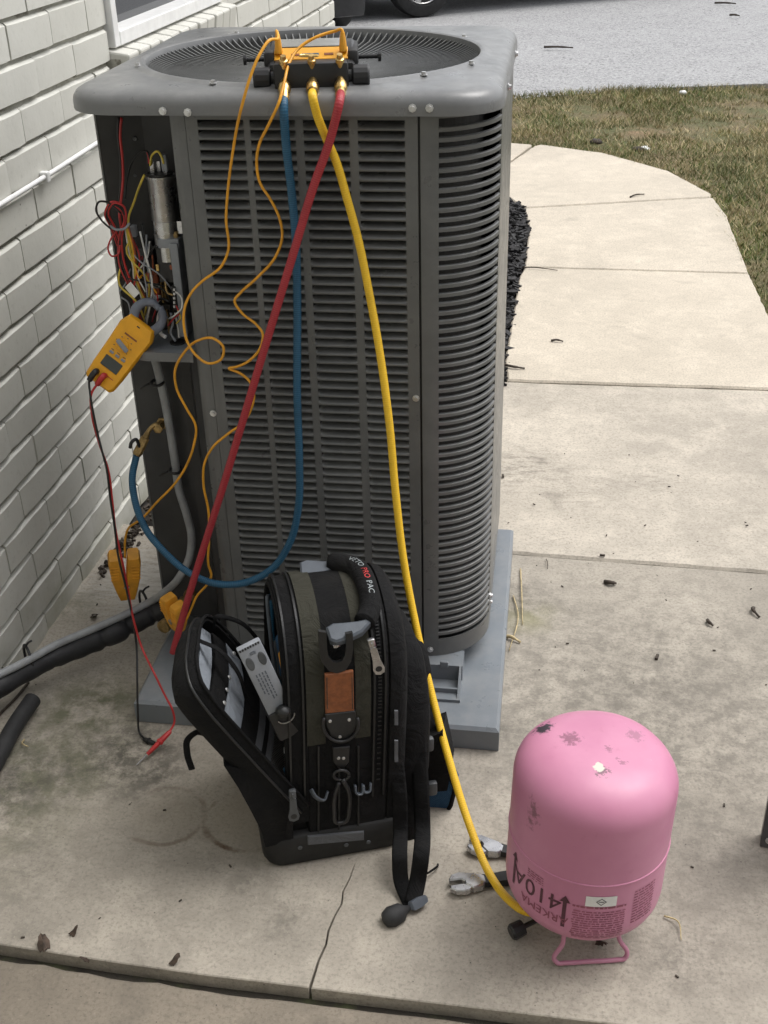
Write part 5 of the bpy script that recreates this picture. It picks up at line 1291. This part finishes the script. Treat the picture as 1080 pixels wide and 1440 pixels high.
for xx in (447, 476, 503): bpatch('seam', [(xx, 1050), (xx+2.4, 1050), (xx+2.2, 1170), (xx, 1170)], M['leather_blk'], .0036, .003, bev=.0004)
def zip_pull(pix_top, pix_bot, off, mat):
    a = bpx(*pix_top, off); b = bpx(*pix_bot, off); d = (b-a); L_ = d.length; Mz = frame(a, d, (0, -1, 0))
    G().rbox(-.006, -.0055, -.003, .012, .0055, .005, .002, Mz).put('zip_slider', mat, bag, local=True, smooth=True, auto=40)
    o_ = [(.008, -.004), (.012, -.0052), (L_*.55, -.0060), (L_*.82, -.0090), (L_*.95, -.0070), (L_, 0), (L_*.95, .0070), (L_*.82, .0090), (L_*.55, .0060), (.012, .0052), (.008, .004)]
    G().prism(o_, .004, .006, Mz, bev=.0006).put('zip_tab', mat, bag, local=True)
    G().lathe(Mz @ Vector((L_*.80, 0, .0061)), (0, -1, 0), [(0, .0052), (.0003, .0052), (.0004, .001)], 12).put('zip_tab_hole', M['black'], bag, local=True)
    G().box(-.002, -.001, .005, .011, .001, .0085, Mz).put('zip_bail', mat, bag, local=True)
zip_pull((522, 902), (534, 946), .006, M['steel']); zip_pull((411, 1114), (413, 1152), .020, M['dgrey'])
for pts in ([(409, 1152, .02), (407, 1168, .018), (406, 1180, .016)],): G().tube([bpx(a, b, o_) for a, b, o_ in pts], .005, 8, 4, flat=((1, 0, 0), .3)).put('zip_cord', M['strap'], bag, local=True)
# top handle: two grey grips and a padded black sleeve with its name
hf = Vector((.012, .018, .424)); hb = Vector((-.004, .178, .438))
def bracket(c, dirx, name='handle_bracket'):
    d = Vector(dirx).normalized(); up_ = Vector((.25, -.35, .9)); Mx = frame(c, d, up_.cross(d).cross(up_)*0+up_)
    o_ = [(-.012, -.010), (-.004, -.016), (.016, -.015), (.038, -.010), (.054, .002), (.050, .010), (.036, .010), (.018, .013), (.0, .017), (-.012, .013)]
    G().prism(o_, .012, .026, Mx, bev=.003).put(name, M['mgrey'], bag, local=True, smooth=True, auto=30)
    G().cyl(Mx @ Vector((-.003, -.012, .008)), Mx @ Vector((-.003, .016, .008)), .0085).put('bracket_hinge', M['black'], bag, local=True, smooth=True, auto=40)
    G().lathe(Mx @ Vector((-.003, -.012, .009)), Mx.to_3x3() @ Vector((0, -1, 0)), [(0, .0068), (.003, .0062), (.0045, .004), (.005, .0008)], 14).put('bracket_screw', M['steel'], bag, local=True, smooth=True, auto=40)
bracket(hf, (1, .05, .10)); bracket(hb, (1, -.12, .02))
hp_ = [hf+Vector((.044, .004, .024)), Vector((.068, .042, .452)), Vector((.074, .09, .466)), Vector((.066, .14, .469)), hb+Vector((.040, -.004, .024))]
hs_ = crs(hp_, 8); G().tube(hp_, .0165, 14, 8).put('handle_sleeve', M['bag'], bag, local=True, smooth=True)
# lettering woven on the sleeve
def hand_fn(x, y, lift=.0172):
    L_ = [0]
    for i in range(1, len(hs_)): L_.append(L_[-1]+(hs_[i]-hs_[i-1]).length)
    s_ = L_[-1]*.5+x; i = max(1, min(len(hs_)-1, next((k for k in range(len(L_)) if L_[k] >= s_), len(L_)-1))); f_ = (s_-L_[i-1])/(L_[i]-L_[i-1])
    p = hs_[i-1].lerp(hs_[i], f_); t = (hs_[i]-hs_[i-1]).normalized()
    out = Vector((.1, -.5, .85)); out = (out-t*out.dot(t)).normalized(); sd_ = t.cross(out)
    a = y/.0165; return p+(out*math.cos(a)+sd_*math.sin(a))*lift
def htext(txt, x, mat, name):
    V, F = text_geo(txt, .0125, fn=lambda a, b: hand_fn(-(a+x), b)); mk(name, V, F, mat, bag, local=True)
htext('VETO', -.032, M['white_thread'], 'sleeve_lettering'); htext('PRO', .0, M['red_thread'], 'sleeve_lettering'); htext('PAC', .028, M['white_thread'], 'sleeve_lettering')
bpatch('stitched_badge', [(441, 845), (461, 845), (461, 855), (441, 855)], M['leather_blk'], -.03, .004) if False else None
# shoulder straps, tails and buckles
def bworld(pts): return [BI @ at(p[0], p[1], y=p[2]) for p in pts]
G().tube(bworld([(505, 806, 1.66), (528, 838, 1.60), (552, 876, 1.53), (570, 925, 1.475), (578, 990, 1.44), (579, 1060, 1.425), (577, 1120, 1.415), (575, 1195, 1.40)]), [.022, .024, .027, .03, .031, .03, .028, .024], 12, 6, flat=((.9, -.35, 0), .42)).put('shoulder_strap', M['bag'], bag, local=True, smooth=True)
G().tube(bworld([(520, 830, 1.68), (552, 872, 1.60), (580, 920, 1.55), (590, 1000, 1.52), (592, 1080, 1.49), (590, 1150, 1.47)]), [.022, .024, .027, .028, .026, .02], 12, 6, flat=((.9, -.2, 0), .42)).put('shoulder_strap', M['bag'], bag, local=True, smooth=True)
G().tube(bworld([(556, 1060, 1.40), (562, 1120, 1.376), (563, 1170, 1.362)])+[BI @ at(562, 1205, z=.055), BI @ at(564, 1238, z=.022), BI @ at(578, 1272, z=.006)], .0125, 8, 7, flat=((.9, -.3, .1), .2)).put('strap_tail', M['strap'], bag, local=True, smooth=True)
G().tube(bworld([(588, 1040, 1.43), (592, 1110, 1.40), (594, 1165, 1.375)])+[BI @ at(592, 1205, z=.065), BI @ at(587, 1240, z=.026), BI @ at(580, 1270, z=.009)], .0135, 8, 7, flat=((.9, -.3, .1), .2)).put('strap_tail', M['strap'], bag, local=True, smooth=True)
p0 = at(576, 1276, z=.010); p1 = at(543, 1293, z=.010); d = p1-p0
G().lathe(BI @ p0, BI.to_3x3() @ d, [(0, .004), (.008, .007), (.016, .0145), (.034, .0165), (.045, .012), (.049, .003)], 12).put('buckle', M['rubber'], bag, local=True, smooth=True)
p2 = at(600, 1262, z=.012); G().lathe(BI @ p0, BI.to_3x3() @ (p2-p0), [(0, .005), (.004, .010), (.018, .011), (.030, .008), (.033, .002)], 4).put('buckle', M['mgrey'], bag, local=True, smooth=True, auto=30)
G().tube(bworld([(604, 1165, 1.44), (605, 1195, 1.41)])+[BI @ at(606, 1225, z=.012), BI @ at(601, 1228, z=.01), BI @ at(602, 1210, z=.02)], .0018, 6, 5).put('draw_cord', M['strap'], bag, local=True)
# blue pad pocket at the back, with black clips
bp_ = [(605, 1100), (628, 1085), (640, 1108), (634, 1132), (610, 1175), (590, 1190), (585, 1110)]
B3 = [BI @ at(a, b, y=1.50) for a, b in bp_]
q = G(); nv = Vector((.35, -.94, 0)); nv.normalize()
fr = [BI @ at(a, b, y=1.475) for a, b in bp_]; bk = [p+Vector((.015, .03, 0)) for p in fr]
q.loft([fr, bk]); q.put('back_pad', M['blue_cloth'], bag, local=True, smooth=True, auto=40)
G().tube(fr+[fr[0]], .004, 8).put('pad_piping', M['strap'], bag, local=True, smooth=True)
bpq = [BI @ at(a, b, y=1.470) for a, b in ((596, 1040), (622, 1030), (634, 1085), (629, 1112), (598, 1115))]
G().loft([bpq, [p+Vector((.02, .05, 0)) for p in bpq]]).put('side_pocket', M['bag'], bag, local=True, smooth=True, auto=40)
for a, b in ((603, 1046), (608, 1108)): p = BI @ at(a, b, y=1.455); G().rbox(p.x-.008, p.y-.006, p.z-.014, p.x+.008, p.y+.006, p.z+.014, .004).put('side_clip', M['dgrey'], bag, local=True, smooth=True, auto=40)
for a, b, c, d_ in ((555, 1000, 560, 1020), (555, 1042, 560, 1072)): bpatch('size_label', [(a, b), (c, b), (c, d_), (a, d_)], M['pocket2'], .006, .003, bev=.0004)
# ------------------------------------------------------------------ grey hand-held tester standing in the bag
ta = at(350, 908, y=1.322); tb_ = at(394, 1000, y=1.328); La = (tb_-ta); TL = La.length
MT2 = frame(ta, La, Vector((.30, -.80, .52)))
tst = empty('handheld_tester', ta, 'light grey hand held tester with two oval buttons tucked in the open bag flap', 'tester')
G().rbox(0, -.0185, -.012, TL, .0185, 0, .002, MT2).put('tester_body', M['lgrey'], tst, smooth=True, auto=40)
for s in (-1, 1):
    c = MT2 @ Vector((.030+.006*s, s*-.0098, .0)); zq_ = MT2.to_3x3()
    V = G().lathe((0, 0, 0), (0, 0, 1), [(0, 1), (.6, .96), (1, .8), (1.05, .2)], 18); V.V = [MT2 @ Vector((.030+v.x*.0125, s*.0098+v.y*.0058, v.z*.0012)) for v in V.V]; V.put('oval_button', M['dgrey'], tst)
q = G()
for i in range(8): q.box(.0008, -.0165+i*.0042, -.010, .0042, -.0138+i*.0042, .0006, MT2)
for i in range(8): G().box(.0008, -.0165+i*.0042, -.010, .0042, -.0140+i*.0042, .0006, MT2).put('vent_slot', M['black'], tst)
q = G()
for i in range(3): q.tube([MT2 @ Vector((.014+.002*i+.002*math.cos(t), .006*math.sin(t), .0004)) for t in np.linspace(2.2, 4.0, 6)], .0004, 4)
q.put('printed_waves', M['mgrey'], tst)
rr = random.Random(11); q = G()
for r_ in range(4):
    u = .052
    while u < .09+.004*r_:
        l = rr.uniform(.003, .008); q.box(u, -.010+r_*.0048, -.0002, u+l, -.008+r_*.0048, .0003, MT2); u += l+.002
q.put('fine_print', M['mgrey'], tst)['kind'] = 'stuff'
G().rbox(TL-.004, -.021, -.026, TL+.052, .021, .004, .006, MT2).put('tester_grip', M['black'], tst, smooth=True, auto=40)
G().ball(MT2 @ Vector((TL-.002, .004, .006)), .012, 1, 1, .8).put('grip_knob', M['leather_blk'], tst, smooth=True)
G().tube([MT2 @ Vector((TL+.008+.012*math.cos(t), .004+.014*math.sin(t), .007)) for t in np.linspace(-1.4, 1.4, 10)], .0012, 6).put('wire_bail', M['steel'], tst)
# ------------------------------------------------------------------ parked cars beyond the street edge
def car(name, loc, rz, label, paint):
    e = empty(name, loc, label, 'car', 'parked cars'); e.rotation_euler = (0, 0, rz)
    # x forward, half width .88
    secs = [(-2.25, .72, .42, .80), (-2.15, .82, .30, .95), (-1.4, .88, .24, 1.0), (0, .88, .22, 1.0), (1.3, .88, .22, .98), (1.95, .84, .24, .88), (2.2, .74, .26, .78), (2.3, .55, .32, .68)]
    lo = []
    for x, hw_, z0, z1 in secs:
        lo.append([(x, -hw_*.86, z0), (x, hw_*.86, z0), (x, hw_*.97, z0+.12), (x, hw_, (z0+z1)/2), (x, hw_*.95, z1-.06), (x, hw_*.8, z1), (x, -hw_*.8, z1), (x, -hw_*.95, z1-.06), (x, -hw_, (z0+z1)/2), (x, -hw_*.97, z0+.12)])
    G().loft(lo).put('body', paint, e, local=True, smooth=True, auto=35)
    lo = [[(x, -w_, z), (x, w_, z), (x, w_, z+.02), (x, -w_, z+.02)] for x, w_, z in ((-1.9, .72, .95), (-1.0, .62, 1.42), (.1, .62, 1.45), (1.0, .74, .97))]
    G().loft([[(x, -.76, .95), (x, .76, .95), (x*.62-.2, .58, 1.44), (x*.62-.2, -.58, 1.44)] for x in (-1.9, 1.1)]).put('cabin', M['glass'], e, local=True)
    G().rbox(-1.30, -.57, 1.43, .45, .57, 1.47, .01).put('roof', paint, e, local=True)
    G().loft([[(1.9, -.80, .20), (1.9, .80, .20), (1.9, .83, .40), (1.9, -.83, .40)], [(2.25, -.70, .20), (2.25, .70, .20), (2.27, .72, .40), (2.27, -.72, .40)], [(2.36, -.5, .22), (2.36, .5, .22), (2.38, .52, .38), (2.38, -.52, .38)]]).put('bumper', M['black'], e, local=True, smooth=True, auto=40)
    G().rbox(2.30, -.30, .42, 2.345, .30, .60, .01).put('grille', M['dgrey'], e, local=True)
    G().rbox(2.385, -.16, .34, 2.395, .16, .46, .004).put('number_plate', M['white'], e, local=True)
    for s in (-1, 1):
        G().rbox(2.14, s*.64-.10, .56, 2.30, s*.64+.10, .70, .03).put('headlight', M['lgrey'], e, local=True, smooth=True, auto=40)
        G().tube([Vector((2.30-.10*abs(i)/4, s*(.56+.02*i), .30+.06*math.sin(i*.5))) for i in range(-3, 5)], .014, 8, 3).put('lamp_surround', M['white'], e, local=True)
        for x in (-1.35, 1.40):
            wh = G().lathe((x, s*.70, .325), (0, s, 0), [(0, .30), (.01, .318), (.04, .325), (.15, .325), (.175, .318), (.185, .30), (.187, .225), (.17, .22)], 40).put('tyre', M['tyre'], e, local=True, smooth=True, auto=40)
            q = G().lathe((x, s*.85, .325), (0, s, 0), [(0, .22), (.02, .22), (.03, .205), (.012, .19), (.01, .08), (.028, .07), (.03, .01)], 40)
            for k in range(5):
                a = k*1.2566; Mx = Matrix.Translation((x, s*.868, .325)) @ Matrix.Rotation(a, 4, 'Y'); q.box(.05, -.008, -.03, .20, .008, .03, Mx)
            q.put('rim', M['alum'], wh, local=True, smooth=True, auto=35)
    return e
car('parked_car', (-.507, 13.24, -.02), R(212), 'silver car parked across the street, its near front wheel above the unit lid', M['carsilver'])
car('parked_car', (-3.42, 11.80, -.02), R(-56), 'second car whose front corner shows just past the end of the brick wall', M['carsilver'])

# ------------------------------------------------------------------ small litter
def leaf(px, py, s, label, mat='leaf', z=.002):
    p = at(px, py, z=z); a = random.uniform(0, 6.28); n = 9; o_ = []
    for i in range(n*2):
        t = math.pi*i/n; r_ = s*(1 if i % 2 == 0 else .86)*random.uniform(.75, 1.1)*(1-.25*abs(math.cos(t))); o_.append((r_*math.cos(t)*1.3, r_*math.sin(t)*.75))
    V = [Vector((x*math.cos(a)-y*math.sin(a), x*math.sin(a)+y*math.cos(a), .006*math.sin(x/s*2)+.004*math.cos(y/s*3)+.003)) for x, y in o_]
    V.append(Vector((0, 0, .008))); m = len(o_)
    V2 = [v+Vector((0, 0, .0012)) for v in V]
    F = [(i, (i+1) % m, m) for i in range(m)]
    F2 = [(m+1+i, m+1+(i+1) % m, m+1+m) for i in range(m)]+[(i, (i+1) % m, m+1+(i+1) % m, m+1+i) for i in range(m)]
    o = mk('dead_leaf', [v+p for v in V+V2], F+F2, M[mat]); return tag(o, label, 'leaf', 'dead leaves on the concrete')
leaf(105, 1312, .009, 'brown dead leaf on the slab edge nearest the lower left corner'); leaf(62, 1330, .014, 'largest dark dead leaf in the open joint at lower left'); leaf(246, 1353, .010, 'brown dead leaf in the joint below the black bag')
leaf(120, 1352, .008, 'small dead leaf in the joint between the two larger leaves', z=-.006); leaf(133, 868, .013, 'dark dead leaf beside the foot of the wall'); leaf(845, 1329, .012, 'small brown leaf under the cylinder handle', z=.002)
def twig(px, py, qx, qy, r, label, mat='twig', bend=.01, z=.004, cat='twig'):
    a = at(px, py, z=z); b = at(qx, qy, z=z); m = (a+b)/2+Vector((random.uniform(-1, 1)*bend, random.uniform(-1, 1)*bend, .004))
    o = G().tube([a, m, b], [r, r*.9, r*.6], 6, 5).put('straw' if mat == 'straw' else 'twig', M[mat], smooth=True); return tag(o, label, cat, 'twigs and straw on the concrete')
twig(706, 512, 738, 518, .005, 'thick dark twig at the left edge of the walk beside the unit'); twig(775, 479, 792, 480, .004, 'short dark bark chip on the walk near the second joint')
twig(732, 800, 735, 878, .0018, 'long pale straw beside the pad corner', 'straw', cat='straw'); twig(722, 838, 716, 915, .0016, 'curled pale straw against the pad edge', 'straw', .02, cat='straw')
twig(712, 895, 732, 903, .004, 'broad pale straw scrap at the pad edge', 'straw', cat='straw'); twig(934, 1288, 958, 1322, .0014, 'thin pale straw right of the pink cylinder', 'straw', .015, cat='straw')
twig(768, 786, 770, 800, .001, 'tiny twig on the slab joint', bend=.002); twig(34, 1040, 40, 1050, .0018, 'pale straw beside the cut tube end', 'straw', cat='straw')
twig(104, 1020, 100, 1052, .0016, 'dark stem lying right of the tube end') if False else None
twig(850, 818, 866, 820, .005, 'flat dark bark chip right of the pad on the near slab'); twig(1060, 855, 1068, 868, .004, 'dark bark chip far right on the near slab'); twig(995, 812+60, 1003, 880, .004, 'dark bark chip near the right edge of the slab')
twig(735, 376, 784, 380, .0026, 'twisted twig lying across the walk joint', bend=.03); twig(886, 277, 906, 273, .004, 'dark twig on the far walk joint')
twig(765, 66, 806, 67, .009, 'dark stick lying on the asphalt'); twig(1005, 4, 1035, 5, .01, 'dark stick at the top of the asphalt', z=0); twig(1026, 21, 1040, 22, .01, 'short dark stick on the asphalt far right')
def stone(px, py, s, mat, label):
    p = at(px, py, z=-.02); q = G().ball(p+Vector((0, 0, s*.4)), s, 1.2, 1, .6, 10)
    for v in q.V: v += Vector((random.uniform(-1, 1), random.uniform(-1, 1), random.uniform(-1, 1)))*s*.12
    tag(q.put('stone', mat, smooth=True), label, 'stone', 'stones in the grass')
stone(905, 213, .028, M['white'], 'white stone in the grass beside the curved walk'); stone(838, 203, .03, M['twig'], 'dark clod in the grass at the top of the walk'); stone(960, 132, .022, M['white'], 'white pebble in the grass near the street'); stone(897, 214, .03, M['twig'], 'dark clod next to the white stone')
# tiny crumbs of bark and grit on the near slab
q = G(); rr = random.Random(21)
for _ in range(170):
    x = rr.uniform(-.98, .7); y = rr.uniform(1.12, 2.9)
    if -.76 < x < -.02 and y > 1.6 and y < 2.4: continue
    if rr.random() > (.9 if x > -.02 and y > 1.7 else .35): continue
    l = rr.uniform(.001, .0035) if rr.random() < .94 else rr.uniform(.004, .009); Mx = Matrix.Translation((x, y, .001)) @ Matrix.Rotation(rr.uniform(0, 6.3), 4, 'Z')
    q.box(-l, -l*.4, 0, l, l*.4, l*.6, Mx)
tag(q.put('bark_crumbs', M['twig']), 'scattered dark crumbs of bark and grit over the concrete', 'grit', kind='stuff')
